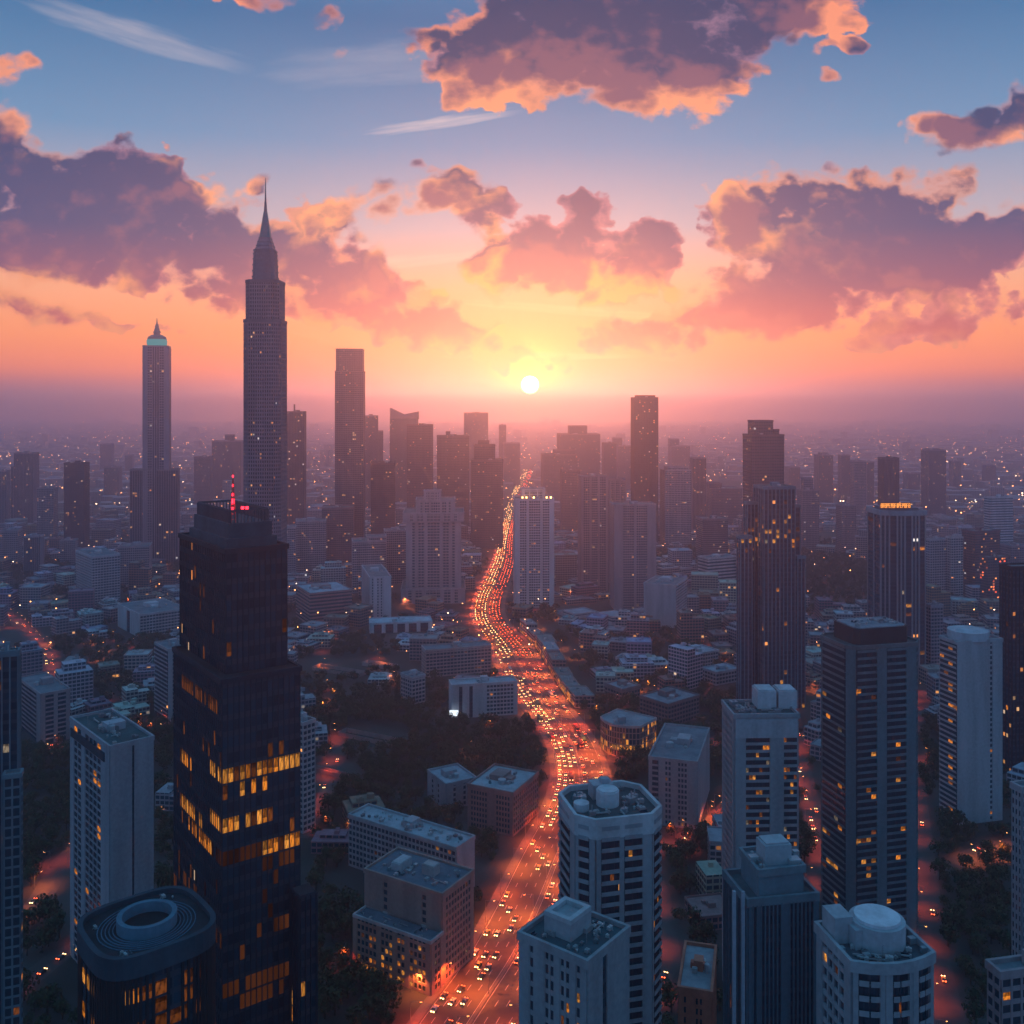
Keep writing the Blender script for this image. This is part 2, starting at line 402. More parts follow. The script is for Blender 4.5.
def leafmat():
    m, t, b = principled('leaves')
    g_ = t.nodes.new('ShaderNodeNewGeometry'); o = t.nodes.new('ShaderNodeObjectInfo')
    n = noise3(t, .25, 3)
    c = ramp(t, M(t, 'ADD', M(t, 'MULTIPLY', g_.outputs['Random Per Island'], .6), M(t, 'MULTIPLY', n, .5)), [(0, (.018, .032, .014)), (.5, (.035, .055, .022)), (1, (.065, .085, .032))])
    c = mix(t, M(t, 'MULTIPLY', o.outputs['Random'], .35), c, (.07, .065, .03))
    t.links.new(c, b.inputs['Base Color']); b.inputs['Roughness'].default_value = .7; b.inputs['Specular IOR Level'].default_value = .2
    return m
M_LEAF = leafmat()

def groundmat():
    m, t, b = principled('ground_cover')
    n = noise3(t, .012, 6); n2 = noise3(t, .11, 4)
    c = ramp(t, n, [(.35, (.022, .03, .018)), (.5, (.05, .05, .045)), (.65, (.09, .085, .08))])
    c = mix(t, M(t, 'MULTIPLY', n2, .5), c, (.03, .03, .03))
    t.links.new(c, b.inputs['Base Color']); b.inputs['Roughness'].default_value = .9
    return m
M_GROUND = groundmat()

# ---------------------------------------------------------------- mesh helpers
class MB:
    def __init__(s): s.v, s.f, s.m, s.uv = [], [], [], []
    def face(s, pts, mi=0, uv=None):
        i = len(s.v); s.v += [tuple(p) for p in pts]; s.f.append(tuple(range(i, i + len(pts)))); s.m.append(mi)
        s.uv += uv if uv else [(0.0, 0.0)] * len(pts)
    def hexa(s, b4, t4, mi=0, bottom=True):
        """closed six-sided block from its bottom and top corner rings (counter-clockwise)"""
        i = len(s.v); s.v += [tuple(p) for p in b4] + [tuple(p) for p in t4]; n = len(b4)
        for k in range(n):
            j = (k + 1) % n; s.f.append((i + k, i + j, i + n + j, i + n + k)); s.m.append(mi); s.uv += [(0, 0)] * 4
        s.f.append(tuple(i + n + k for k in range(n))); s.m.append(mi); s.uv += [(0, 0)] * n
        if bottom: s.f.append(tuple(i + n - 1 - k for k in range(n))); s.m.append(mi); s.uv += [(0, 0)] * n
    def box(s, cx_, cy_, z0, w, d_, h, rot=0.0, mi=0):
        c, q = math.cos(rot), math.sin(rot)
        ring = [(cx_ + c * x - q * y, cy_ + q * x + c * y) for x, y in ((-w / 2, -d_ / 2), (w / 2, -d_ / 2), (w / 2, d_ / 2), (-w / 2, d_ / 2))]
        s.hexa([(x, y, z0) for x, y in ring], [(x, y, z0 + h) for x, y in ring], mi)
    def prism(s, poly, z0, z1, mi=0, mt=None, cell=None, top=True):
        """solid wall ring with a roof face; cell = (bay, floor height) lays the UV cells of the windows"""
        n = len(poly); acc = 0.0
        for k in range(n):
            a, b = poly[k], poly[(k + 1) % n]; L = math.dist(a, b)
            uv = None
            if cell:
                nb = max(1, round(L / cell[0])); u0 = acc; u1 = acc + nb; acc += nb + 3
                v0, v1 = z0 / cell[1], z1 / cell[1]
                uv = [(u0, v0), (u1, v0), (u1, v1), (u0, v1)]
            s.face([(*a, z0), (*b, z0), (*b, z1), (*a, z1)], mi, uv)
        if top: s.face([(*p, z1) for p in poly], mi if mt is None else mt)
    def frustum(s, p0, z0, p1, z1, mi=0, top=True):
        n = len(p0); i = len(s.v)
        s.v += [(*p, z0) for p in p0] + [(*p, z1) for p in p1]
        for k in range(n):
            j = (k + 1) % n; s.f.append((i + k, i + j, i + n + j, i + n + k)); s.m.append(mi); s.uv += [(0, 0)] * 4
        if top: s.f.append(tuple(i + n + k for k in range(n))); s.m.append(mi); s.uv += [(0, 0)] * n
    def ring(s, po, pi, z0, z1, mi=0):
        n = len(po); i = len(s.v)
        for P, z in ((po, z0), (po, z1), (pi, z1), (pi, z0)): s.v += [(*p, z) for p in P]
        for k in range(n):
            j = (k + 1) % n
            for a in range(4):
                c = (a + 1) % 4
                s.f.append((i + a * n + k, i + a * n + j, i + c * n + j, i + c * n + k)); s.m.append(mi); s.uv += [(0, 0)] * 4
    def cyl(s, x, y, z0, z1, r0, r1=None, n=16, mi=0):
        r1 = r0 if r1 is None else r1
        s.frustum([(x + r0 * math.cos(6.2832 * k / n), y + r0 * math.sin(6.2832 * k / n)) for k in range(n)], z0,
                  [(x + r1 * math.cos(6.2832 * k / n), y + r1 * math.sin(6.2832 * k / n)) for k in range(n)], z1, mi)
    def build(s, name, mats, parent=None, color=None, loc=None):
        me = bpy.data.meshes.new(name); me.from_pydata(s.v, [], s.f)
        mats = mats if isinstance(mats, (list, tuple)) else [mats]
        for m in mats: me.materials.append(m)
        me.polygons.foreach_set('material_index', s.m)
        ul = me.uv_layers.new(name='UVMap'); ul.data.foreach_set('uv', [c for p in s.uv for c in p])
        o = bpy.data.objects.new(name, me); COL.objects.link(o)
        if parent: o.parent = parent
        if color: o.color = (*color, 1.0)
        if loc: o.location = loc
        return o

def tag(o, label=None, cat=None, group=None, kind=None):
    for k, v in (('label', label), ('category', cat), ('group', group), ('kind', kind)):
        if v: o[k] = v
    return o

def thing(name, label, cat, loc=(0, 0, 0), group=None):
    o = bpy.data.objects.new(name, None); o.empty_display_size = 2; COL.objects.link(o); o.location = loc
    return tag(o, label, cat, group)

def link_copy(o, parent=None, loc=None, rot=None):
    c = o.copy(); COL.objects.link(c)
    if parent: c.parent = parent
    if loc is not None: c.location = loc
    if rot is not None: c.rotation_euler = rot
    return c

def ground_at(px, py):                                # where the sight line through a pixel meets the street
    D = F * H / (py - HZ); return ((px - CX) * D / F, D)
def zat(py, D): return H - (py - HZ) * D / F
def pxof(x, y): return CX + F * x / y
def pyof(z, y): return HZ + F * (H - z) / y

# ---------------------------------------------------------------- plans (counter-clockwise, unit size)
def rect(w=1, d=1): return [(-w / 2, -d / 2), (w / 2, -d / 2), (w / 2, d / 2), (-w / 2, d / 2)]
def octa(w=1, d=1, c=.2):
    a, b = w / 2, d / 2
    return [(-a + c, -b), (a - c, -b), (a, -b + c), (a, b - c), (a - c, b), (-a + c, b), (-a, b - c), (-a, -b + c)]
def superell(w=1, d=1, n=32, p=4.0):
    out = []
    for k in range(n):
        t = 2 * math.pi * (k + .5) / n; c, s = math.cos(t), math.sin(t)
        out.append((w / 2 * math.copysign(abs(c) ** (2 / p), c), d / 2 * math.copysign(abs(s) ** (2 / p), s)))
    return out
def bowed(w=1, d=1, bow=.12, n=5):
    """a box whose near face swells outwards"""
    pts = [(-w / 2 + w * k / n, -d / 2 - bow * (1 - (2 * k / n - 1) ** 2)) for k in range(n + 1)]
    return pts + [(w / 2, d / 2), (-w / 2, d / 2)]
def rotp(poly, deg):
    c, s = math.cos(R(deg)), math.sin(R(deg)); return [(c * x - s * y, s * x + c * y) for x, y in poly]
def scalep(poly, k): return [(x * k, y * k) for x, y in poly]
def offset(poly, t):
    """push every edge of a convex plan outwards by t"""
    n = len(poly); out = []
    for i in range(n):
        p, a, b = poly[i], poly[i - 1], poly[(i + 1) % n]
        e1 = Vector((p[0] - a[0], p[1] - a[1])).normalized(); e2 = Vector((b[0] - p[0], b[1] - p[1])).normalized()
        n1, n2 = Vector((e1.y, -e1.x)), Vector((e2.y, -e2.x)); m_ = (n1 + n2); k = t / max(.3, (1 + n1.dot(n2)))
        out.append((p[0] + m_.x * k, p[1] + m_.y * k))
    return out

def fit(plan, deg, xl, xr, D):
    """real size and place of a plan that is seen between two columns when it stands at distance D"""
    p = rotp(plan, deg); s = (xr - xl) * D / F; X = ((xl + xr) / 2 - CX) * D / F
    for _ in range(30):
        xs = [pxof(X + s * x, D + s * y) for x, y in p]
        s *= (xr - xl) / (max(xs) - min(xs)); X += ((xl + xr) / 2 - (max(xs) + min(xs)) / 2) * D / F
    return X, scalep(p, s)

OCC = []        # taken ground: (x, y, radius)
SIL = []        # what near buildings hide: (xl, xr, ytop, D)

# ---------------------------------------------------------------- facades
def edge_block(mb, a, b, t0, t1, z0, z1, p0, p1, mi=0, trim0=0.0, trim1=0.0):
    """block lying along the plan edge a-b from t0 to t1 metres, from p0 to p1 metres in front of it"""
    e = Vector((b[0] - a[0], b[1] - a[1])).normalized(); nrm = Vector((e.y, -e.x)); A = Vector(a)
    q = [A + e * t0 + nrm * p1, A + e * t1 + nrm * p1, A + e * t1 + nrm * p0, A + e * t0 + nrm * p0]
    mb.hexa([(p.x, p.y, z0) for p in q], [(p.x, p.y, z1) for p in q], mi)

def runs(pat):
    out, i = [], 0
    while i < len(pat):
        j = i
        while j < len(pat) and pat[j] == pat[i]: j += 1
        out.append((pat[i], i, j)); i = j
    return out

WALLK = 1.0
UNIT = {}
def pane_mesh(m):
    if m.name not in UNIT:
        b = MB(); b.hexa([(-.5, -.5, 0), (.5, -.5, 0), (.5, .5, 0), (-.5, .5, 0)], [(-.5, -.5, 1), (.5, -.5, 1), (.5, .5, 1), (-.5, .5, 1)])
        o = b.build('pane', m); UNIT[m.name] = o.data; bpy.data.objects.remove(o)
    return UNIT[m.name]

def body(root, poly, z0, z1, rng, pats, bay=3.2, fh=3.3, wall=(.3, .3, .32), core=None, corecol=None, band=1.25, proud=.45, hero=False,
         lit=.04, balcony=1.2, fin=.28, name='wall', litfn=None, roofcol=(.17, .19, .21), maxpanes=100, glasscol=None, basez=0.0, winmats=None):
    """one storeyed block: a glazed core, the wall in front of it, and for near buildings windows and balconies as parts"""
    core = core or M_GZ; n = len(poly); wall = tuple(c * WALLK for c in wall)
    mbc = MB(); mbc.prism(poly, z0, z1, 0, 1, (bay, fh))
    co = mbc.build('glazed_core', [core, M_ROOF], root, corecol or roofcol)
    wl, balc, panes = MB(), [], []
    ctr = Vector((root.location.x, root.location.y)); camv = Vector((0, 0)) - ctr
    for k in range(n):
        a, b = poly[k], poly[(k + 1) % n]; L = math.dist(a, b)
        e = Vector((b[0] - a[0], b[1] - a[1])).normalized(); nrm = Vector((e.y, -e.x)); mid = (Vector(a) + Vector(b)) / 2
        facing = nrm.dot(camv - mid) > 0
        pat = pats[k] if isinstance(pats, dict) and k in pats else (pats.get('*', 'auto') if isinstance(pats, dict) else pats)
        if len(pat) > 5 and pat[:5] == 'auto:': pat = pat[5:] * max(1, round(L / bay))
        bw = L / len(pat); floors = max(1, int((z1 - z0 - .6) / fh)); zt = z1 - .6
        for ch, i, j in runs(pat):
            t0, t1 = i * bw, j * bw
            if ch == 'P': edge_block(wl, a, b, t0, t1, z0, zt, -.05, proud); continue
            if ch == 'F':                                  # fins only
                for q in range(i, j + 1): edge_block(wl, a, b, max(0, q * bw - fin / 2), min(L, q * bw + fin / 2), z0, zt, -.05, proud + .15)
            elif ch in 'WR':
                if ch == 'W':
                    for q in range(i, j + 1): edge_block(wl, a, b, max(0, q * bw - .3), min(L, q * bw + .3), z0, zt, -.05, proud - .12)
                for f in range(floors + 1):
                    zz = z0 + f * fh; edge_block(wl, a, b, t0, t1, zz + (.004 if f == 0 else 0), min(zz + band, zt - .01), -.05, proud - .2)
            elif ch == 'B':
                for f in range(1, floors + 1):
                    zz = z0 + f * fh
                    if zz > zt - 1: continue
                    bm_ = MB(); edge_block(bm_, a, b, t0 + .1, t1 - .1, zz - .18, zz + .02, -.05, balcony)
                    edge_block(bm_, a, b, t0 + .1, t1 - .1, zz + .02, zz + 1.05, balcony - .16, balcony)
                    balc.append((facing, zz, bm_))
            if hero and facing and ch in 'WRBF':
                for f in range(floors):
                    zz = z0 + f * fh + (band if ch in 'WR' else .5 if ch == 'F' else .15); hh = fh - (band if ch in 'WR' else .7 if ch == 'F' else .6)
                    if zz + hh > zt: continue
                    for q in range(i, j):
                        c = Vector(a) + e * ((q + .5) * bw) + nrm * .06
                        wz = zz + root.location.z; wy = root.location.y + c.y
                        py = pyof(wz + hh / 2, wy)
                        on = litfn(k, q, len(pat), f, floors, py) if litfn else (rng.random() < lit)
                        if ch == 'F' and not on: continue
                        ww = bw - (.75 if ch == 'W' else fin + .12 if ch == 'F' else .35)
                        panes.append((0 if on else 1, 0 if py < 1030 else 1, py, (c.x, c.y, zz), math.atan2(e.y, e.x), (ww, .1, hh), on))
    wo = wl.build(name, M_WALL, root, wall)
    panes.sort(key=lambda p: p[:3] if p[0] == 0 else (1, p[1], p[2]))
    rest = MB()
    for i, (o1, vis, py, c, ang, sz, on) in enumerate(panes):
        m = (rng.choice(M_LIT[:2] * 3 + M_LIT[2:3] * 4 + M_LIT[3:]) if on is True else on) if on else M_GLASS
        if i < maxpanes and vis == 0:
            o = bpy.data.objects.new('window', pane_mesh(m)); COL.objects.link(o); o.parent = root
            o.location = c; o.rotation_euler = (0, 0, ang); o.scale = sz
        else:
            mi = 0 if not on else 1
            rest.box(c[0], c[1], c[2], sz[0], sz[1], sz[2], ang, mi)
    if rest.f: tag(rest.build('window', [M_GLASS, M_LIT[2]], root), kind='stuff')
    if balc:
        balc.sort(key=lambda q: (not q[0], -q[1])); rb = MB()
        for i, (fc, zz, bm_) in enumerate(balc):
            if hero and fc and i < 90: bm_.build('balcony', M_WALL, root, wall)
            else:
                o_ = len(rb.v); rb.v += bm_.v; rb.f += [tuple(x + o_ for x in f) for f in bm_.f]; rb.m += bm_.m; rb.uv += bm_.uv
        if rb.f: tag(rb.build('balcony', M_WALL, root, wall), kind='stuff')
    return co, wo

def parapet(root, poly, z, h=1.3, t=.45, out=.55, col=(.3, .3, .32)):
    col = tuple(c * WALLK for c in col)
    mb = MB(); mb.ring(offset(poly, out), offset(poly, out - t - .4), z - 1.0, z + h)
    return mb.build('parapet', M_WALL, root, col)

def roof_clutter(root, poly, z, rng, n=5, col=(.3, .31, .33), tank=True, house=True, size=1.0):
    """lift house, tanks, ducts and cooling units, each a part of the building"""
    xs = [p[0] for p in poly]; ys = [p[1] for p in poly]; cx_, cy_ = sum(xs) / len(xs), sum(ys) / len(ys)
    rad = min(math.dist((cx_, cy_), ((poly[i][0] + poly[(i + 1) % len(poly)][0]) / 2, (poly[i][1] + poly[(i + 1) % len(poly)][1]) / 2)) for i in range(len(poly)))
    e = Vector((poly[1][0] - poly[0][0], poly[1][1] - poly[0][1])); ang = math.atan2(e.y, e.x)
    if house:
        mb = MB(); w, d_, h = rad * .8 * size, rad * .6 * size, rng.uniform(3, 4.5)
        mb.box(cx_ + rng.uniform(-.2, .2) * rad, cy_ + rng.uniform(-.1, .25) * rad, z, w, d_, h, ang)
        mb.box(cx_, cy_ + .1 * rad, z + .01, w * .5, d_ * 1.5, h * .55, ang)
        mb.build('lift_house', M_WALL, root, col)
    if tank:
        mb = MB(); r_ = rad * .16; x, y = cx_ + rng.uniform(-.55, .55) * rad, cy_ - .45 * rad
        mb.cyl(x, y, z, z + 2.6, r_, n=20); mb.cyl(x, y, z + 2.6, z + 3.0, r_, r_ * .3, n=20)
        mb.build('water_tank', M_METAL, root, (.4, .42, .45))
    for i in range(n):
        mb = MB(); a = rng.uniform(0, 6.28); q = rng.uniform(.3, .72) * rad; x, y = cx_ + q * math.cos(a), cy_ + q * math.sin(a)
        w, d_, h = rng.uniform(1.2, 3.2), rng.uniform(1, 2.4), rng.uniform(.8, 1.8)
        mb.box(x, y, z + .02, w, d_, h, ang)
        for s_ in (-1, 1): mb.box(x + s_ * w * .24, y, z + h + .021, .5, .5, .25, ang + .3)
        mb.build('cooling_unit', M_METAL, root, rng.choice([(.32, .34, .36), (.2, .22, .24), (.42, .43, .44)]))

def roof_junk(root, poly, z, rng, n=16, scale=1.0, avoid=()):
    """the small stuff of a flat roof: units, ducts, vents, aerials, a walkway"""
    cx_ = sum(p[0] for p in poly) / len(poly); cy_ = sum(p[1] for p in poly) / len(poly)
    e = Vector((poly[1][0] - poly[0][0], poly[1][1] - poly[0][1])); ang = math.atan2(e.y, e.x)
    def inside(x, y, mrg):
        for i in range(len(poly)):
            a, b = poly[i], poly[(i + 1) % len(poly)]; q = Vector((b[0] - a[0], b[1] - a[1])).normalized()
            if (x - a[0]) * q.y - (y - a[1]) * q.x > -mrg: return False
        return not any(math.hypot(x - ax, y - ay) < ar for ax, ay, ar in avoid)
    R_ = max(math.hypot(p[0] - cx_, p[1] - cy_) for p in poly); made = 0; tries = 0
    while made < n and tries < n * 20:
        tries += 1; x, y = cx_ + rng.uniform(-R_, R_), cy_ + rng.uniform(-R_, R_); k = rng.random(); s_ = scale
        if not inside(x, y, 1.8 * s_): continue
        mb = MB()
        if k < .45:
            w, d_, h = rng.uniform(.9, 2.4) * s_, rng.uniform(.8, 1.6) * s_, rng.uniform(.7, 1.4) * s_
            mb.box(x, y, z + .15, w, d_, h, ang); mb.cyl(x, y, z + .15 + h, z + .35 + h, .35 * s_, n=8)
            for a in (-1, 1): mb.box(x + a * w * .3, y, z, .2, d_, .16, ang)
            mb.build('cooling_unit', M_METAL, root, rng.choice([(.32, .36, .38), (.16, .2, .22), (.46, .48, .5)]))
        elif k < .68:
            L = rng.uniform(3, 8) * s_; a2 = ang + rng.choice((0, 1.5708)); mb.box(x, y, z + .3, L, .45 * s_, .4 * s_, a2); mb.box(x + L * .4 * math.cos(a2), y + L * .4 * math.sin(a2), z, .5 * s_, .5 * s_, 1.2 * s_, a2)
            if inside(x + L * .6 * math.cos(a2), y + L * .6 * math.sin(a2), .3) and inside(x - L * .6 * math.cos(a2), y - L * .6 * math.sin(a2), .3): mb.build('duct', M_METAL, root, (.36, .38, .4))
            else: continue
        elif k < .86:
            mb.cyl(x, y, z, z + .9 * s_, .32 * s_, n=10); mb.cyl(x, y, z + .9 * s_, z + 1.2 * s_, .5 * s_, .15, n=10); mb.build('vent', M_METAL, root, (.4, .42, .44))
        elif k < .95:
            h = rng.uniform(2.5, 5.5) * s_; mb.cyl(x, y, z, z + h, .09, .05, 6)
            for q in (.6, .75, .9): mb.box(x, y, z + h * q, .9, .07, .07, ang + q)
            mb.build('aerial', M_METAL, root, (.22, .24, .26))
        else:
            mb.box(x, y, z + .02, 2.6 * s_, 1.8 * s_, .25, ang); mb.box(x, y, z + .28, 2.4 * s_, .1, .5, ang); mb.build('skylight', M_GLASS, root)
        made += 1

# ---------------------------------------------------------------- air
mb = MB(); mb.hexa([(-9000, -900, -1), (9000, -900, -1), (9000, 14000, -1), (-9000, 14000, -1)], [(-9000, -900, 402), (9000, -900, 402), (9000, 14000, 402), (-9000, 14000, 402)])
m = bpy.data.materials.new('haze_air'); m.use_nodes = True; t = m.node_tree; t.nodes.clear()
pv = t.nodes.new('ShaderNodeVolumePrincipled'); pv.inputs['Color'].default_value = (.66, .75, 1.0, 1)
pv.inputs['Density'].default_value = 2.6e-4; pv.inputs['Anisotropy'].default_value = .8
om = t.nodes.new('ShaderNodeOutputMaterial'); t.links.new(pv.outputs[0], om.inputs['Volume'])
haze = tag(mb.build('haze', m), kind='stuff')

# ---------------------------------------------------------------- ground and avenue
mb = MB(); mb.face([(-8900, -800, 0), (8900, -800, 0), (8900, 13900, 0), (-8900, 13900, 0)])
tag(mb.build('ground', M_GROUND), kind='structure')

AV = [(250, -66, 21), (320, -42, 21), (388, -17, 21), (446, 4, 21), (539, 27, 20), (600, 41, 18), (657, 46.5, 16), (727, 42, 15.5), (836, 20, 18), (920, 8, 20), (1000, -3, 20),
      (1080, -20, 18), (1150, -29, 17), (1250, -29, 17), (1350, -22, 18), (1548, -12, 17), (1778, -9, 15), (2087, -2, 16), (2600, 12, 17), (3429, 52, 19), (4364, 80, 22), (6000, 120, 26), (9000, 170, 30)]
def avenue(D):
    for i in range(len(AV) - 1):
        if AV[i][0] <= D <= AV[i + 1][0]:
            p0, p1, p2, p3 = AV[max(0, i - 1)], AV[i], AV[i + 1], AV[min(len(AV) - 1, i + 2)]
            t = (D - p1[0]) / (p2[0] - p1[0]); out = []
            for k in (1, 2):
                m1 = (p2[k] - p0[k]) / (p2[0] - p0[0]) * (p2[0] - p1[0]); m2 = (p3[k] - p1[k]) / (p3[0] - p1[0]) * (p2[0] - p1[0])
                out.append((2 * t**3 - 3 * t**2 + 1) * p1[k] + (t**3 - 2 * t**2 + t) * m1 + (-2 * t**3 + 3 * t**2) * p2[k] + (t**3 - t**2) * m2)
            return out
    return [AV[-1][1], AV[-1][2]] if D > AV[-1][0] else [AV[0][1], AV[0][2]]
def avdir(D):
    a, b = avenue(D - 6)[0], avenue(D + 6)[0]; return Vector((b - a, 12)).normalized()
def strip(name, D0, D1, f0, f1, z, mat, kind='structure', height=None, ext0=0.0, ext1=0.0, step=8):
    """a band running along the avenue between two shares of its half width"""
    mb = MB(); D = D0; prev = None
    while D <= D1:
        c, hw = avenue(D); a, b = c + f0 * hw + ext0, c + f1 * hw + ext1
        if prev:
            (pa, pb, pD) = prev
            if height: mb.hexa([(pa, pD, z), (pb, pD, z), (b, D, z), (a, D, z)], [(pa, pD, z + height), (pb, pD, z + height), (b, D, z + height), (a, D, z + height)])
            else: mb.face([(pa, pD, z), (pb, pD, z), (b, D, z), (a, D, z)])
        prev = (a, b, D); D += step if D < 2000 else step * 6
    return tag(mb.build(name, mat), kind=kind)
strip('pavement', 250, 2200, -1, -1, .004, M_PAVE, height=.14, ext0=-4.5, ext1=0)
strip('pavement', 250, 2200, 1, 1, .004, M_PAVE, height=.14, ext0=0, ext1=4.5)
strip('road', 250, 9000, -1, 1, .008, M_ASPHALT)
strip('median_strip', 250, 1500, -.03, .03, .012, M_PAVE, height=.25)
mb = MB()                                             # lane lines
for f in (-.75, -.5, -.27, .27, .5, .75):
    D = 300
    while D < 1000:
        c0, h0 = avenue(D); c1, h1 = avenue(D + 4)
        mb.face([(c0 + f * h0 - .12, D, .02), (c0 + f * h0 + .12, D, .02), (c1 + f * h1 + .12, D + 4, .02), (c1 + f * h1 - .12, D + 4, .02)]); D += 11
for f in (-.96, .96, -.06, .06):
    D = 300
    while D < 1000:
        c0, h0 = avenue(D); c1, h1 = avenue(D + 8)
        mb.face([(c0 + f * h0 - .1, D, .02), (c0 + f * h0 + .1, D, .02), (c1 + f * h1 + .1, D + 8, .02), (c1 + f * h1 - .1, D + 8, .02)]); D += 8
tag(mb.build('lane_marking', M_MARK), kind='structure')

SIDE = []                                              # side streets, as ground points with a half width
def side_street(pts, hw, name='side_street'):
    mb = MB(); P = [Vector(ground_at(*p)) for p in pts]; prev = None
    for i, p in enumerate(P):
        d_ = (P[min(i + 1, len(P) - 1)] - P[max(0, i - 1)]).normalized(); n_ = Vector((d_.y, -d_.x)) * hw
        cur = (p - n_, p + n_)
        if prev: mb.face([(*prev[0], .03), (*prev[1], .03), (*cur[1], .03), (*cur[0], .03)])
        prev = cur
    for a, b in zip(P, P[1:]):
        L = (b - a).length; k = max(1, int(L / 10))
        for i in range(k + 1): SIDE.append((a.lerp(b, i / k), hw))
    tag(mb.build(name, M_ASPHALT), kind='structure')
    return P
SS = [side_street([(968, 1090), (948, 1024), (934, 960), (926, 900), (921, 850), (914, 790), (905, 740), (925, 690)], 7),
      side_street([(598, 764), (625, 757), (660, 750), (720, 742), (800, 728)], 7),
      side_street([(300, 838), (322, 806), (330, 780), (336, 752), (340, 735)], 5),
      side_street([(20, 735), (60, 752), (110, 735), (160, 724), (178, 716)], 6),
      side_street([(-20, 960), (40, 900), (62, 862), (95, 830), (120, 800)], 6),
      side_street([(640, 860), (675, 842), (705, 828), (735, 800), (745, 770)], 6),
      side_street([(575, 1060), (640, 1012), (668, 960), (660, 900), (645, 858)], 6),
      side_street([(-10, 1010), (60, 955), (120, 930)], 6),
      side_street([(815, 900), (822, 850), (800, 760), (790, 700)], 6),
      side_street([(1030, 840), (985, 850), (940, 870)], 6),
      side_street([(0, 612), (18, 622), (48, 655), (52, 690)], 8)]

# ---------------------------------------------------------------- placing helpers for buildings
def take(root, poly, xl, xr, yt, D, base=True):
    r_ = max(math.hypot(*p) for p in poly)
    OCC.append((root.location.x, root.location.y, r_ + 2))
    SIL.append((xl, xr, yt, D))

def corner_fit(xl, xc, xr, D, deg, dmax=90.0):
    """plan of a block whose nearest edge stands at column xc, D metres away, with its sides reaching columns xl and xr"""
    th = R(deg); c, s = math.cos(th), math.sin(th); X = (xc - CX) * D / F; kr, kl = (xr - CX) / F, (xl - CX) / F
    w = (kr * D - X) / (c - kr * s); d_ = (X - kl * D) / (s + kl * c)
    w, d_ = max(4.0, min(w, 90)), max(4.0, min(d_, dmax))
    pts = [(X, D), (X + w * c, D + w * s), (X + w * c - d_ * s, D + w * s + d_ * c), (X - d_ * s, D + d_ * c)]
    cx_, cy_ = sum(p[0] for p in pts) / 4, sum(p[1] for p in pts) / 4
    return cx_, cy_, [(x - cx_, y - cy_) for x, y in pts]

def block(name, label, cat, cf, ytop, pats='auto:W', wall=(.3, .3, .32), core=None, bay=3.4, fh=3.3, hero=False, seed=1, lit=.03, group=None, z1=None,
          roof=True, roofcol=(.2, .22, .25), n=4, par=1.1, band=1.25, balcony=1.2, litfn=None, fin=.28, proud=.45, size=1.0, maxpanes=100, tank=True):
    rng = random.Random(seed); xl, xc, xr, D, deg = cf[:5]
    X, Y, poly = corner_fit(*cf)
    root = thing(name, label, cat, (X, Y, 0), group)
    z1 = z1 or zat(ytop, D)
    body(root, poly, 0, z1, rng, pats, bay, fh, wall, core, None, band, hero=hero, lit=lit, roofcol=roofcol, balcony=balcony, litfn=litfn, fin=fin, proud=proud, maxpanes=maxpanes)
    if par: parapet(root, poly, z1, par, col=wall, out=proud + .1)
    if roof: roof_clutter(root, poly, z1, rng, n, wall, size=size, tank=tank)
    take(root, poly, xl, xr, ytop, D)
    return root, poly, z1

def glyph_marks(): pass

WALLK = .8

# ================================================================ near buildings
# black stepped tower
rng = random.Random(11)
root = thing('office_tower', 'black stepped glass tower with amber lit floors and a red mast on its crown', 'skyscraper', (0, 0, 0))
X, Y, P = corner_fit(174, 222, 300, 290, 36); root.location = (X, Y, 0)
ROWS0 = {27: (.97, 0, 1), 26: (.6, 0, .55), 24: (.9, 0, .6), 22: (.97, 0, 1), 21: (.45, .4, 1), 19: (.3, .2, .9), 17: (.35, .5, 1), 14: (.95, 0, .8), 13: (.5, .2, 1), 11: (.4, 0, .7)}
ROWS3 = {31: (.85, .15, .9), 27: (.8, .75, 1), 26: (.5, .1, .45), 24: (.9, .75, 1), 23: (.45, .1, .6), 22: (.92, .3, 1), 18: (.4, .1, .5), 17: (.8, .85, 1), 14: (.5, .3, .9)}
def dark_lit(k, q, n, f, nf, py):
    row = (ROWS0 if k == 0 else ROWS3).get(f)
    if row and row[1] <= q / n < row[2] and rng.random() < row[0]: return M_LIT[2] if f in (31, 19, 18, 11) or rng.random() < .12 else rng.choice(M_LIT[:2])
    return M_LIT[2] if f < 30 and rng.random() < .05 else False
INK, INKC = (.014, .045, .07), (.03, .04, .05)
body(root, P, 0, zat(681, 290), rng, 'auto:F', 1.75, 5.0, INK, M_GZ, INKC, hero=True, fin=.3, litfn=dark_lit, proud=.04, name='fin_cladding', roofcol=(.03, .04, .05))
parapet(root, P, zat(681, 290), .6, col=INK)
X2, Y2, P2b = corner_fit(180, 226, 287, 297, 36); P2b = [(x + X2 - X, y + Y2 - Y) for x, y in P2b]; zt = zat(551, 297)
def upper_lit(k, q, n, f, nf, py):
    return M_LIT[2] if rng.random() < .018 else (True if rng.random() < .006 else False)
body(root, P2b, zat(681, 290), zt, rng, 'auto:F', 1.75, 5.0, INK, M_GZ, INKC, hero=True, fin=.3, litfn=upper_lit, proud=.04, name='upper_cladding', roofcol=(.03, .04, .05), maxpanes=60)
parapet(root, P2b, zt, .6, col=INK)
X3, Y3, P3b = corner_fit(194, 229, 272, 303, 36); P3b = [(x + X3 - X, y + Y3 - Y) for x, y in P3b]; zc = zat(524, 303)
mb = MB(); mb.prism(offset(P3b, 1.2), zt, zt + 3); mb.prism(P3b, zt + 2.9, zc); mb.build('crown', M_WALL, root, (.03, .085, .12))
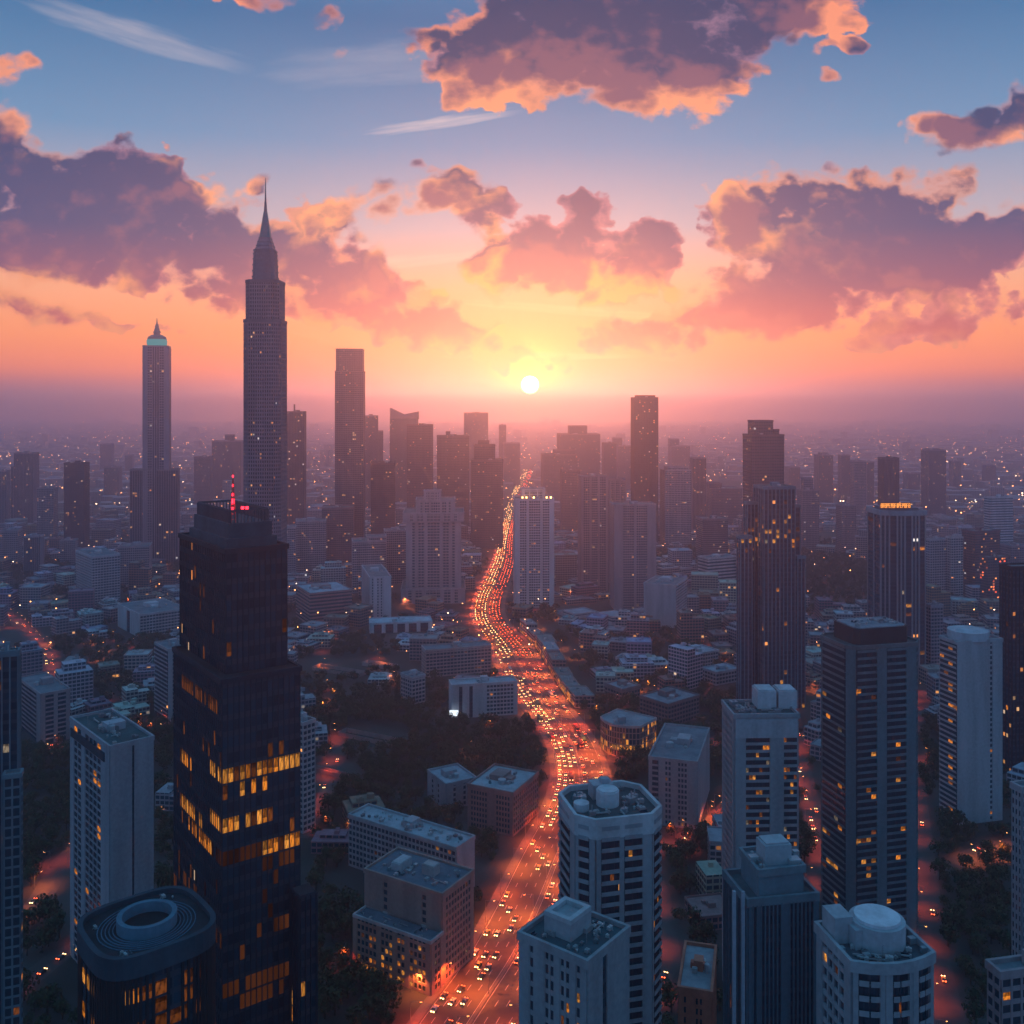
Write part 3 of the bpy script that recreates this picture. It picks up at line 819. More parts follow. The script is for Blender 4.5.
Q = offset(P3b, -.9); mb = MB(); mb.ring(Q, offset(Q, -.3), zc + 3.6, zc + 4.3)
for i in range(4):
    a, b = Vector(Q[i]), Vector(Q[(i + 1) % 4]); k = int((b - a).length / 1.1)
    for j in range(k): p = a.lerp(b, j / k); mb.box(p.x, p.y, zc - .1, .3, .3, 4.0)
mb.build('crown_screen', M_WALL, root, (.03, .085, .12))
mx_, my_ = (227 - CX) * 303 / F - X + 1.0, 306 - Y
mb = MB()
for dx, dy in ((-.7, -.7), (.7, -.7), (.7, .7), (-.7, .7)): mb.frustum([(mx_ + dx + a, my_ + dy + b) for a, b in ((-.12, -.12), (.12, -.12), (.12, .12), (-.12, .12))], zc, [(mx_ + dx * .15 + a, my_ + dy * .15 + b) for a, b in ((-.08, -.08), (.08, -.08), (.08, .08), (-.08, .08))], zc + 14)
for i in range(8): mb.box(mx_, my_, zc + 1 + i * 1.7, 1.5 - i * .15, 1.5 - i * .15, .15)
mb.cyl(mx_, my_, zc + 14, zc + 17, .12, .05, 8); mst = mb.build('mast', M_METAL, root, (.5, .06, .08))
for dx, dy, dz, s_ in ((0, 0, 3.5, .8), (0, 0, 6, .9), (0, 0, 8.6, .55), (0, 0, 11.5, .45), (0, 0, 14.5, .4)):
    mb = MB(); mb.box(mx_ + dx, my_ + dy, zc + dz, s_, s_, s_ * 1.8, .4); mb.build('beacon', M_BEACON, mst)
for dx in (2.8, 4.2): mb = MB(); mb.cyl(mx_ + dx, my_ + 1, zc + 4.3, zc + 5.1, .5, n=10); mb.build('roof_light', M_BEACON, root)
X4, Y4, P4 = corner_fit(292, 300, 316, 291, 36); P4 = [(x + X4 - X, y + Y4 - Y) for x, y in P4]
body(root, P4, 0, zat(896, 291), rng, 'auto:F', 1.75, 5.0, INK, M_GZ, INKC, hero=True, fin=.3, litfn=lambda *a: rng.random() < .1, name='annex_cladding', roofcol=(.06, .08, .1), maxpanes=12)
take(root, P, 174, 313, 505, 290)

# round-cornered tower with the ring
rng = random.Random(5)
X, P = fit(superell(1, 1, 40, 3.6), 40, 79, 214, 248); zt = zat(925, 248)
root = thing('office_tower', 'dark round-cornered tower with a great open ring on its blue roof', 'skyscraper', (X, 248, 0))
def ring_lit(k, q, n, f, nf, py):
    left = P[k][0] < 3
    if left and f == nf - 2: return rng.choice(M_LIT[:2]) if rng.random() < .9 else False
    if left and f == nf - 4: return M_LIT[0] if rng.random() < .7 else False
    if not left and nf - 5 < f < nf - 1: return M_LIT[2] if rng.random() < .5 else False
    return M_LIT[2] if rng.random() < .06 else False
body(root, P, 0, zt, rng, 'FF', 2.6, 4.2, (.02, .03, .038), M_GZ, INKC, hero=True, fin=.7, litfn=ring_lit, name='ribbed_cladding', roofcol=(.10, .22, .32), proud=.2)
mb = MB(); mb.ring(offset(P, .5), offset(P, -.9), zt - 4.0, zt + 1.3); mb.build('parapet', M_WALL, root, (.03, .065, .09))
mb = MB(); circ = lambda r_, n=48: [(r_ * math.cos(6.2832 * k / n), r_ * math.sin(6.2832 * k / n)) for k in range(n)]
mb.ring(circ(7.4), circ(6.1), zt, zt + 3.0); mb.build('roof_ring', M_WALL, root, (.09, .19, .26))
mb = MB(); mb.prism(circ(6.2), zt + .05, zt + .3); mb.build('ring_floor', M_WALL, root, (.02, .025, .03))
mb = MB()
for r_ in (8.3, 9.2, 10.1, 11.0, 12.0): mb.ring(circ(r_), circ(r_ - .22), zt + .02, zt + .22)
mb.build('roof_rib', M_WALL, root, (.08, .17, .25))
roof_junk(root, offset(P, -2), zt, rng, 14, .6, ((0, 0, 12.5),))
take(root, P, 79, 214, 890, 248)

# glass tower at the left edge
r_, P, zt = block('glass_tower', 'blue glass tower with pale frame lines, cut by the left edge', 'office tower', (-70, -6, 18, 330, 20), 655, {0: 'auto:F', 3: 'auto:F', '*': 'auto:F'}, (.16, .24, .29), M_GZ_BLUE, 2.6, 3.6, True, 21, .05, n=3, fin=.5, litfn=lambda k, q, n, f, nf, py: random.random() < .05)
X4, Y4, P4 = corner_fit(-60, 4, 20.5, 327, 20); P4 = [(x + X4 - r_.location.x, y + Y4 - r_.location.y) for x, y in P4]
body(r_, P4, 0, zat(776, 327), random.Random(3), 'auto:W', 3, 3.4, (.18, .27, .32), M_GZ_BLUE, name='lower_wall', hero=True, lit=.06, band=.8, maxpanes=30)
parapet(r_, P4, zat(776, 327), .5, col=(.2, .3, .35))

# slab with blank pale end
def slab_lit(k, q, n, f, nf, py): return (M_LIT[0] if random.Random(k * 99 + q * 7 + f).random() < .09 else False)
r_, P, zt = block('apartment_tower', 'white slab tower with a blank grooved end wall and a cluttered dark green roof', 'tower block', (71, 110, 153, 400, 42), 748,
    {0: 'PPPPPPPPPPGPPPPPPPPP', 3: 'PWWPWWWWPP', '*': 'auto:W'}, (.40, .41, .46), M_GZ_BLUE, 2.6, 3.2, True, 8, .06, n=9, litfn=slab_lit, roofcol=(.06, .11, .12), size=1.1, band=.9)
roof_junk(r_, offset(P, -1), zt, random.Random(3), 26, 1.0)
a, b = P[3], P[0]; L = math.dist(a, b); mb = MB(); edge_block(mb, a, b, L * .04, L * .9, zt - 7, zt - 3.2, .46, .9); mb.build('glass_band', M_GLASS, r_)

# apartment block at the foot of the picture
def apt_lit(k, q, n, f, nf, py): return random.Random(k * 31 + q * 17 + f * 3).random() < .10
r_, P, zt = block('apartment_tower', 'grey apartment tower with a boxed roof plant, in front of the white eight-sided tower', 'tower block', (520, 587, 628, 224, 52), 964,
    {3: 'PPWPPWWPWWPWP', 0: 'PPPGPPPPP', '*': 'auto:W'}, (.34, .36, .39), M_GZ, 1.5, 3.5, True, 15, .1, n=7, litfn=apt_lit, roofcol=(.05, .1, .12), roof=False, balcony=.9)
ang = R(52); mb = MB(); mb.box(-1.5, 1.5, zt + .01, 9, 8, 4.2, ang); mb.build('plant_room', M_WALL, r_, (.3, .33, .36))
mb = MB(); sq = rotp(rect(8.4, 7.4), 52); sq = [(x - 1.5, y + 1.5) for x, y in sq]; mb.ring(offset(sq, .3), offset(sq, -1.0), zt + 4.15, zt + 5.3); mb.build('plant_screen', M_WALL, r_, (.4, .43, .46))
rng = random.Random(4)
for x, y, w, d_, h in ((4.5, -3, 3, 2, 1.2), (7, 0, 2, 2, 2), (-6, 6, 2.4, 2, 1.2), (-5, 8.5, 1.6, 1.6, 1), (3, 3.5, 4, 1.2, .8), (-3.5, 7.5, .4, .4, 5)):
    mb = MB(); c, s = math.cos(ang), math.sin(ang); mb.box(c * x * .6 - s * y * .6, s * x * .6 + c * y * .6, zt + .01, w, d_, h, ang); mb.build('cooling_unit' if h < 4 else 'aerial', M_METAL, r_, (.3, .33, .35))

roof_junk(r_, offset(P, -.9), zt, rng, 24, .65, ((-1.5, 1.5, 6.2),))
# white balcony tower beside the avenue
rng = random.Random(6)
X, P = fit(octa(1, .95, .17), 14, 561, 659, 300); zt = zat(822, 287)
root = thing('apartment_tower', 'white eight-sided apartment tower with balcony bands, at the right kerb of the avenue', 'tower block', (X, 300, 0))
pt = {0: 'PBBBBPBBBBPP', 1: 'PBBBBBBBB', 2: 'BBBBPBBBB', 7: 'PBBBBPP', 6: 'BBBBBPP', '*': 'auto:W'}
body(root, P, 0, zt, rng, pt, 3, 3.25, (.38, .40, .44), M_GZ, hero=True, lit=.05, balcony=1.0, proud=.7, litfn=lambda k, q, n, f, nf, py: random.Random(k * 13 + q * 5 + f * 11).random() < .03, roofcol=(.05, .09, .1))
mb = MB(); mb.ring(offset(P, .85), offset(P, -.2), zt - 4.5, zt + 1.6); mb.build('parapet', M_WALL, root, (.48, .49, .52))
mb = MB(); mb.cyl(-.5, 0, zt, zt + 4.4, 3.6, n=28); mb.cyl(-.5, 0, zt + 4.4, zt + 4.9, 3.2, n=28); mb.build('water_tank', M_WALL, root, (.55, .56, .6))
mb = MB(); mb.box(-2, 6, zt, 7, 5, 4.6, R(14)); mb.box(-1, 5.5, zt + 4.61, 2.5, 2.5, 1.5, R(14)); mb.build('lift_house', M_WALL, root, (.37, .39, .43))
mb = MB(); mb.cyl(-9, -4, zt, zt + 2.2, 2.4, n=20); mb.build('water_tank', M_WALL, root, (.5, .51, .55))
for x, y, s_ in ((7, 1, 3), (8.5, 5, 2), (4, -6, 2.2), (-6, -8, 2), (1, 9, 2.5), (9, -3, 1.4), (-10, 3, 2.2), (3, 6, 1.5)):
    mb = MB(); mb.box(x, y, zt + .01, s_, s_ * .7, s_ * .6, x); mb.box(x, y, zt + s_ * .6, .3, .3, 1.8, x); mb.build('cooling_unit', M_METAL, root, (.25, .29, .32))
roof_junk(root, offset(P, -1.5), zt, rng, 26, .9, ((-.5, 0, 4.4), (-2, 6, 5), (-9, -4, 3)))
take(root, P, 561, 659, 785, 300)

# stepped block by the side street
block('apartment_block', 'grey mid-rise block with pale piers behind the white balcony tower, beside dark trees', 'apartment block', (649, 697, 709, 565, 72), 763, {3: 'PBBPPWWPPWWWPPP', 0: 'PPP', '*': 'auto:W'}, (.42, .39, .42), M_GZ, 2.2, 3.2, True, 9, .03, n=4, size=.9, maxpanes=60)
# tall framed apartment tower
r_, P, zt = block('apartment_tower', 'tall pale-framed apartment tower with lit balconies and twin boxes on its roof', 'tower block', (724, 735, 797, 400, 2), 716,
    {0: 'PPPBBBBBBBPPPPBBBB', 3: 'PWWWWWWWP', '*': 'auto:W'}, (.37, .39, .43), M_GZ_BLUE, 2.4, 3.1, True, 14, .08, n=6, roof=False, balcony=.8, proud=.9, roofcol=(.05, .09, .1),
    litfn=lambda k, q, n, f, nf, py: random.Random(k * 3 + q * 29 + f * 7).random() < (.16 if k == 0 else .02))
a, b = P[0], P[1]; mb = MB(); L = math.dist(a, b); edge_block(mb, a, b, .02, L - .02, zt - 9, zt - .5, .9, 1.0); mb.build('fascia', M_WALL, r_, (.37, .39, .43))
for i, x in enumerate((-.5, 8.4)):
    mb = MB(); mb.box(x + 3.5, 4.5, zt, 8, 9, 7.5, R(2)); mb.box(x + 3.5, 4.5, zt + 7.51, 7, 8, .5, R(2)); mb.build('lift_house', M_WALL, r_, (.5, .5, .54))
for x, y, s_ in ((-9, 0, 2.5), (-7, -4, 2), (-10, 5, 3), (-4, -5, 2), (6, -5, 2.4)):
    mb = MB(); mb.box(x, y, zt, s_, s_, s_ * .6, .2); mb.cyl(x, y, zt + s_ * .6, zt + s_ * .6 + .5, .5, n=8); mb.build('cooling_unit', M_METAL, r_, (.22, .26, .3))

roof_junk(r_, offset(P, -1), zt, random.Random(2), 18, .9, ((3, 4.5, 6), (12, 4.5, 6)))
# teal glass tower in front of it
rng = random.Random(23)
X, P = fit(rect(1, .8), 10, 725, 817, 262); zt = zat(904, 252)
root = thing('glass_tower', 'dark teal glass tower with stepped roof boxes, in front of the tall pale-framed apartments', 'office tower', (X, 262, 0))
body(root, P, 0, zt, rng, {0: 'PFPFFFFFPPFFFFFFP', '*': 'auto:F'}, 2.0, 3.5, (.08, .17, .22), M_GZ_BLUE, hero=True, fin=.35, litfn=lambda *a: M_LIT[2] if rng.random() < .035 else False, roofcol=(.07, .12, .14))
parapet(root, P, zt, 1.2, col=(.15, .23, .27))
P2c = [(x * .66 + .5, y * .8) for x, y in P]; z2 = zat(872, 255); mb = MB(); mb.prism(P2c, zt, z2); mb.build('upper_block', M_WALL, root, (.12, .2, .24)); parapet(root, P2c, z2, 1.0, col=(.17, .26, .3))
mb = MB(); mb.box(1, 0, z2, 7.5, 6, 5.2, R(10)); mb.box(1, 0, z2 + 5.21, 6.5, 5, .5, R(10)); mb.build('lift_house', M_WALL, root, (.36, .4, .44))
for x, y, w in ((-6, -1, 3), (7.2, -2.5, 4), (9.5, 2, 2)): mb = MB(); mb.box(x * .8, y, z2, w * .8, w * .7, 1.6, R(10)); mb.build('cooling_unit', M_METAL, root, (.35, .4, .43))
for x in (-11.9, -9.6): mb = MB(); mb.box(x, -9.8 - x * .05, 0, .8, .8, zt + 3, R(10)); mb.build('corner_mast', M_WALL, root, (.32, .36, .42))
roof_junk(root, offset(P2c, -.6), z2, rng, 10, .7, ((1, 0, 5.2),))
roof_junk(root, offset(P, -.6), zt, rng, 8, .7, ((.5, 0, 9),))
take(root, P, 724, 817, 850, 262)

# big dark residential tower with the flat cap
rng = random.Random(31)
X, Y, P = corner_fit(819, 850, 921, 444, 14); zt = zat(648, 444)
root = thing('apartment_tower', 'big dark green-grey apartment tower with a black flat cap and scattered amber windows', 'tower block', (X, Y, 0))
P8 = []
for i in range(4):                                     # rounded corners
    p, a, b = Vector(P[i]), Vector(P[i - 1]), Vector(P[(i + 1) % 4])
    P8 += [tuple(p + (a - p).normalized() * 3.2), tuple(p + (b - p).normalized() * 3.2)]
def big_lit(k, q, n, f, nf, py):
    r0 = random.Random(k * 7 + q * 53 + f * 19).random()
    if 828 < py < 848 and q < n * .45: return r0 < .5
    if 858 < py < 866 and q < n * .35: return r0 < .45
    return r0 < .035
body(root, P8, 0, zt, rng, {1: 'BBBBPPBBBBPP', 0: 'PP', 7: 'BBBBBB', '*': 'auto:W'}, 2.6, 3.3, (.13, .23, .27), M_GZ, hero=True, balcony=1.0, proud=.8, litfn=big_lit, roofcol=(.08, .1, .11))
parapet(root, P8, zt, .8, col=(.16, .2, .22), out=1.0)
cap = [(x * .78 + 1, y * .8 + 1) for x, y in P8]; mb = MB(); mb.prism(cap, zt, zt + 7.5); mb.build('roof_cap', M_WALL, root, (.03, .04, .05))
mb = MB(); mb.prism([(x * .93, y * .93) for x, y in cap], zt + 7.51, zt + 7.9); mb.build('roof_deck', M_ROOF, root, (.24, .27, .31))
for x, y, s_ in ((-4, 2, 3), (3, 5, 2), (6, -1, 2.5)): mb = MB(); mb.box(x, y, zt + 7.91, s_, s_ * .6, .9, .3); mb.build('cooling_unit', M_METAL, root, (.25, .28, .32))
roof_junk(root, offset(cap, -1), zt + 7.9, rng, 18, 1.1)
take(root, P, 819, 921, 620, 444)

# white tower with round roof drum
r_, P, zt = block('apartment_tower', 'white tower with a round drum on the roof and a column of lit windows', 'tower block', (940, 957, 1002, 571, 14), 643,
    {0: 'PPPPPPPPPPWPPP', 3: 'BBBB', 1: 'auto:W', '*': 'auto:W'}, (.50, .49, .53), M_GZ, 2.4, 3.1, True, 18, .06, roof=False, balcony=.8,
    litfn=lambda k, q, n, f, nf, py: M_LIT[0] if random.Random(q * 3 + f).random() < (.42 if k == 3 and q == 2 else .04) else False)
mb = MB(); mb.cyl(-1, 2, zt, zt + 5, 11.5, n=32); mb.cyl(-1, 2, zt + 5, zt + 6, 9, 7, n=32); mb.build('roof_drum', M_WALL, r_, (.5, .5, .55))
mb = MB(); mb.box(11, 6, zt, 5, 5, 3); mb.build('lift_house', M_WALL, r_, (.4, .42, .46))

# white round-fronted tower, lower right
rng = random.Random(41)
X, P = fit(bowed(1, .8, .13, 6), 10, 819, 931, 222); zt = zat(968, 212)
root = thing('apartment_tower', 'pale bow-fronted apartment tower with a white round tank on its roof, lower right', 'tower block', (X, 222, 0))
body(root, P, 0, zt, rng, {0: 'PBB', 1: 'BBP', 2: 'PPBB', 3: 'BBBP', 4: 'PPBB', 5: 'BBP', 8: 'PWWWWP', '*': 'auto:W'}, 2.6, 3.3, (.36, .39, .43), M_GZ, hero=True, lit=.07, balcony=1.0, proud=.7, roofcol=(.06, .09, .11))
parapet(root, P, zt, 1.5, col=(.4, .43, .47), out=.9)
mb = MB(); mb.cyl(1.2, 1, zt, zt + 5.2, 6.2, n=36); mb.build('tank_house', M_WALL, root, (.38, .41, .45))
mb = MB(); mb.cyl(1.2, 1, zt + 5.2, zt + 5.9, 5.1, n=36); mb.build('water_tank', M_WALL, root, (.62, .63, .68))
mb = MB(); mb.box(-7.5, 2.5, zt, 4.5, 6, 6, R(10)); mb.box(-4.4, -1, zt, 2.5, 4, 4.5, R(10)); mb.build('lift_house', M_WALL, root, (.36, .39, .43))
for x, y, s_ in ((9, 0, 2), (8.5, 4, 2.4), (-9, -4, 1.8), (-4, -6.5, 1.6), (10, -4, 1.5)): mb = MB(); mb.box(x, y, zt, s_, s_ * .7, 1.3, .2); mb.build('cooling_unit', M_METAL, root, (.24, .3, .33))
roof_junk(root, offset(P, -1.3), zt, rng, 22, .75, ((1.2, 1, 6.9), (-7, 2, 4.4)))
take(root, P, 819, 931, 922, 222)

# right edge
block('apartment_block', 'low pinkish block with a flat roof, in the lower right corner', 'apartment block', (988, 1001, 1070, 236, 12), 975, 'auto:W', (.38, .30, .32), M_GZ, 2.8, 3.2, True, 51, .03, n=4, maxpanes=30)
block('apartment_tower', 'grey ribbed slab cut by the right edge above the low pinkish block', 'tower block', (1016, 1022, 1080, 300, 15), 790, {0: 'auto:W', 3: 'WWW', '*': 'auto:W'}, (.36, .36, .4), M_GZ, 1.6, 3.0, True, 52, .02, maxpanes=30)
block('glass_tower', 'near-black tower with a red roof light, cut by the right edge', 'office tower', (1000, 1012, 1075, 650, 12), 568, 'auto:F', (.025, .03, .04), M_GZ_LIT, 3, 3.8, True, 53, .05, litfn=lambda *a: random.random() < .03, fin=.4)
block('brick_building', 'small brick tower painted red-lit, pale flat roof, alone among dark trees near the bottom', 'apartment block', (679, 711, 715.5, 300, 75), 994, {3: 'PWPPWWPP', '*': 'auto:W'}, (.62, .21, .14), M_GZ, 2, 3.2, True, 54, .03, roofcol=(.3, .31, .34), n=3, maxpanes=40)  # red light falling on the wall is put into its colour

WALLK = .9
# ================================================================ middle distance, named buildings
def multi(name, label, cat, D, parts, wall, pats='auto:F', core=None, bay=3.2, fh=3.8, seed=1, deg=0, ratio=.7, group=None, hero=False, lit=.03, fin=.4, litfn=None, topper=True, plan=None):
    """a tower of several boxes side by side or stacked: (left column, right column, top row, bottom row or None, extra distance)"""
    rng = random.Random(seed); root = None
    for i, (xl, xr, yt, yb, dd) in enumerate(parts):
        X, P = fit(plan or rect(1, ratio), deg, xl, xr, D + dd)
        if root is None: root = thing(name, label, cat, (X, D, 0), group); X0 = X
        P = [(x + X - X0, y + dd) for x, y in P]; z1 = zat(yt, D + dd + min(p[1] for p in P) * .0)
        body(root, P, 0 if yb is None else zat(yb, D + dd), z1, rng, pats, bay, fh, wall, core, name='wall' if i == 0 else 'wing_wall', hero=hero, lit=lit, fin=fin, litfn=litfn, maxpanes=50)
        parapet(root, P, z1, 1.4, col=wall)
        if topper and i == 0: roof_clutter(root, P, z1, rng, 3, wall, size=.8)
        if i == 0: take(root, P, xl, xr, yt, D)
        else: SIL.append((xl, xr, yt, D))
    return root, X0, rng

r_, X0, rng = multi('glass_tower', 'dark blue stepped glass tower with amber windows, before a taller grey tower', 'office tower', 800,
    [(754, 795, 487, None, 0), (744, 758, 503, None, 4), (793, 800, 506, None, 4), (737, 752, 537, None, -6), (795, 805, 557, None, -6)], (.12, .24, .31), 'auto:F', M_GZ_BLUE, 3.4, 4, 61, 8, .8, hero=True, lit=.10, fin=.8,
    litfn=lambda k, q, n, f, nf, py: random.Random(q * 31 + f * 3 + k).random() < (.22 if 515 < py < 560 else .03))
mb = MB(); mb.cyl(0, 0, zat(487, 800), zat(478, 800), .5, .2, 8); mb.build('aerial', M_METAL, r_, (.2, .22, .25))
multi('office_tower', 'tall dull mauve tower with a boxed crown, behind the stepped blue glass tower', 'skyscraper', 1300, [(743, 784, 435, None, 0), (748, 773, 421, 436, 2), (773, 779, 430, 436, 4)], (.11, .10, .13), 'auto:W', M_GZ_LIT, 3.4, 4, 62, 6, .8)

# tower with the lit roof sign
rng = random.Random(63); D = 900
X, P = fit(bowed(1, .8, .1, 6), 0, 868, 925, D); zt = zat(513, D - 20)
root = thing('glass_tower', 'navy ribbed glass tower with a glowing orange sign along its roof', 'office tower', (X, D, 0))
body(root, P, 0, zt, rng, {'*': 'FF', 0: 'FF', 1: 'F', 2: 'FF', 3: 'F', 4: 'FF', 5: 'F'}, 5, 4, (.30, .33, .38), M_GZ_BLUE, fin=1.3, hero=True, lit=.01, litfn=lambda *a: random.random() < .02, roofcol=(.1, .12, .15), proud=.8)
mb = MB(); mb.ring(offset(P, 1.4), offset(P, -.6), zt - 2.5, zt + 2); mb.build('cornice', M_WALL, root, (.26, .31, .37))
mb = MB(); mb.prism([(x * .78, y * .78) for x, y in P], zt, zt + 4); mb.build('roof_house', M_WALL, root, (.12, .15, .2))
mb = MB(); sx0 = (882.5 - CX) * (D - 24) / F - X; wid = 30 * (D - 24) / F; yb = -24 + 4
widths = [.9, .55, .9, .8, .9, .5, .9, .9, .45, .7, .9, .8, .9, .8, .9]; tot = sum(widths) + .25 * len(widths); x = sx0
mb.box(sx0 + wid / 2, yb + .9, zt + 4.0, wid + 1, .5, 5.6); signb = mb.build('sign_board', M_WALL, root, (.12, .04, .02))
mb = MB()
for i, w in enumerate(widths):                         # the letters cannot be read from here: strokes of light only
    lw = w * wid / tot; h = 4.0; z0 = zt + 4.8
    mb.box(x + .2, yb, z0, .42, .4, h)
    if i % 3 != 1: mb.box(x + lw - .1, yb, z0 + (h * .5 if i % 2 else 0), .42, .4, h * (.5 if i % 2 else 1))
    for q in ((0, .5, 1) if i % 2 == 0 else (.5, 1)): mb.box(x + lw / 2, yb - .02, z0 + q * (h - .5), lw * .8, .36, .5)
    x += lw + .25 * wid / tot
mb.build('sign_lettering', M_SIGN, signb)
take(root, P, 868, 925, 505, D)

# white tower by the avenue
r_, X0, rng = multi('apartment_tower', 'white ribbed apartment tower with a roof box, where the avenue narrows into haze', 'tower block', 1205,
    [(513.5, 554, 498, None, 0), (521, 545, 489, 499, 6)], (.62, .62, .68), {0: 'PPWWWPWWWWWPWWWPP', '*': 'auto:W'}, M_FAC_LIT, 3, 3.2, 64, 3, .8, hero=True, lit=.03)
for x in (-14, -9, 0, 16, 21): mb = MB(); mb.box(x, -18, zat(498, 1188), 1.6, 1.2, 1.6); mb.build('roof_light', M_SODIUM, r_)

# stone tower with stepped pavilion roof
r_, X0, rng = multi('stone_tower', 'broad mauve stone tower with tall piers and a stepped pavilion on top', 'tower block', 1245,
    [(406, 461, 518, None, 0), (403, 464, 511, 519, 0), (416, 455, 499, 512, 4), (424, 441, 491, 500, 6), (401, 465, 585, None, -6)], (.40, .37, .42), {0: 'PPWPWWPWWWWPWWPWPP', '*': 'auto:W'}, M_FAC, 3.6, 3.6, 65, 4, .8, topper=False, hero=False)

multi('apartment_tower', 'grey mauve apartment tower with pale window frames, left of two behind the terraces', 'tower block', 1300, [(578, 608, 476, None, 0), (607, 626, 480, None, 60)], (.30, .27, .32), {'*': 'auto:W', 0: 'PWWWPWWWPWWWP'}, M_FAC_LIT, 3, 3.2, 66, 5, .8)
multi('apartment_tower', 'wide grey apartment tower with many small lit windows, right of two behind the terraces', 'tower block', 1190, [(610, 656, 504, None, 0)], (.33, .31, .36), {0: 'PPPPWWWWWPWWWWWPPPP', '*': 'auto:W'}, M_FAC_LIT, 3, 3.1, 67, 4, .6)

# the tallest: tapering skyscraper with needle
rng = random.Random(71); D = 600
X = (265.5 - CX) * D / F; root = thing('skyscraper', 'tallest skyscraper, blue-grey and tapering to a teal pyramid and a needle spire', 'skyscraper', (X, D, 0))
def sq(px): return octa(px * D / F, px * D / F, px * D / F * .16)
SK = (.20, .25, .33)
for w, yt, yb in ((36.5, 322, None), (33, 283, 322), (28, 281, 283)):
    if yb is None or yb == 322: body(root, sq(w), 0 if yb is None else zat(yb, D), zat(yt, D), rng, 'auto:W', 1.35, 2.4, SK, M_GZ_LIT, name='shaft' if yb is None else 'upper_shaft', band=.95, fin=.4, proud=.35); parapet(root, sq(w), zat(yt, D), 1, col=(.15, .2, .26), out=.4)
mb = MB(); cellz = lambda w0, y0, w1, y1: mb.frustum(sq(w0), zat(y0, D), sq(w1), zat(y1, D))
ys = [283, 277, 271, 265, 259, 254, 250.5]; ws = [22.5, 22, 21.5, 21, 20.5, 20, 19.6]
for i in range(6): cellz(ws[i], ys[i], ws[i] - .1, ys[i + 1] + 1.6); cellz(ws[i] + 1.0, ys[i + 1] + 1.6, ws[i] + 1.0, ys[i + 1])
ys2 = [250, 246, 242, 238]; ws2 = [18.5, 16, 13.6, 11.4]
for i in range(3): cellz(ws2[i], ys2[i], ws2[i + 1], ys2[i + 1] + 1.2); cellz(ws2[i + 1] + .8, ys2[i + 1] + 1.2, ws2[i + 1] + .8, ys2[i + 1])
mb.build('tapered_top', M_WALL, root, (.11, .21, .29))
mb = MB(); mb.frustum(sq(10.6), zat(238, D), sq(3.4), zat(212, D)); mb.build('pyramid_roof', M_METAL, root, (.03, .2, .26))
mb = MB(); mb.cyl(0, 0, zat(212, D), zat(202, D), 1.1, .7, 12); mb.cyl(0, 0, zat(202, D), zat(178, D), .6, .14, 10); mb.build('needle', M_METAL, root, (.06, .15, .2))
take(root, sq(36), 248, 283, 178, D)

# twin-dome tower on the left
rng = random.Random(72); D = 1500
X = (157 - CX) * D / F; root = thing('skyscraper', 'slim grey skyscraper crowned by a glowing teal dome and spike', 'skyscraper', (X, D, 0))
rc = lambda px, d_=.9: rotp(rect(px * D / F, px * D / F * d_), 14)
body(root, rc(24), 0, zat(347, D), rng, {0: 'PPWWFFFWWPP', '*': 'auto:F'}, 3.4, 4, (.25, .27, .35), M_GZ_LIT, fin=1.2); parapet(root, rc(24), zat(347, D), 1.5, col=(.25, .28, .34))
for px, dx in ((20, -13), (20, 13)):
    P = [(x + dx * D / F, y - 8) for x, y in rc(px)]; body(root, P, 0, zat(469, D), rng, 'auto:F', 3.4, 4, (.22, .22, .28), M_GZ_LIT, name='podium_wing', fin=.8); parapet(root, P, zat(469, D), 1, col=(.2, .22, .28))
k = D / F; mb = MB()
for r0, y0, r1, y1 in ((8.2, 347, 9.6, 344.5), (9.6, 344.5, 9.8, 341), (9.8, 341, 9.2, 339.5)): mb.cyl(0, 0, zat(y0, D), zat(y1, D), r0 * k, r1 * k, 28)
mb.build('lit_drum', M_TEALLIT, root)  # floodlight on the drum is put into its own emission
mb = MB()
for r0, y0, r1, y1 in ((9.4, 339.5, 8.4, 337), (8.4, 337, 5.2, 335), (3.2, 335, 3.4, 332.5), (4, 332.5, 2.4, 330), (2.8, 330, 1.6, 327), (2.0, 327, 1.2, 324), (.8, 324, .25, 318)): mb.cyl(0, 0, zat(y0, D), zat(y1, D), r0 * k, r1 * k, 24)
mb.build('dome_spire', M_METAL, root, (.03, .2, .22))
take(root, rc(24), 134, 179, 318, D)

# ---- blocks and low buildings whose feet the photograph shows
G_APT = dict(core=M_FAC, bay=3.2, fh=3.2)
block('apartment_block', 'long white apartment slab with a blank end wall, left of the black stepped tower', 'apartment block', (118, 140, 186, 1030, 40), 615, {3: 'PPPGPPP', '*': 'auto:W'}, (.52, .52, .56), seed=101, n=3, size=.7, tank=False)
block('apartment_block', 'pale gridded apartment slab above the long white slab at the left', 'apartment block', (76, 92, 120, 1190, 40), 557, 'auto:W', (.50, .50, .55), seed=102, n=2, size=.6)
block('apartment_tower', 'narrow grey balcony tower over a red-lit street, half behind the black stepped tower', 'tower block', (155, 168, 190, 757, 40), 650, {3: 'BBBB', '*': 'PBBBP'}, (.40, .37, .40), seed=103, n=3, band=1.1, size=.8, balcony=.9)
block('apartment_block', 'pinkish grey apartment block with a lit red street at its foot, near the left edge', 'apartment block', (18, 41, 70, 706, 42), 695, {3: 'PBBBBP', 0: 'PBBPBBP', '*': 'auto:W'}, (.38, .30, .32), seed=104, n=4, balcony=.8)
block('apartment_tower', 'thin white slab tower peeping out behind the right flank of the black stepped tower', 'tower block', (292, 303, 315, 560, 50), 724, 'auto:W', (.50, .45, .47), seed=105, n=2)
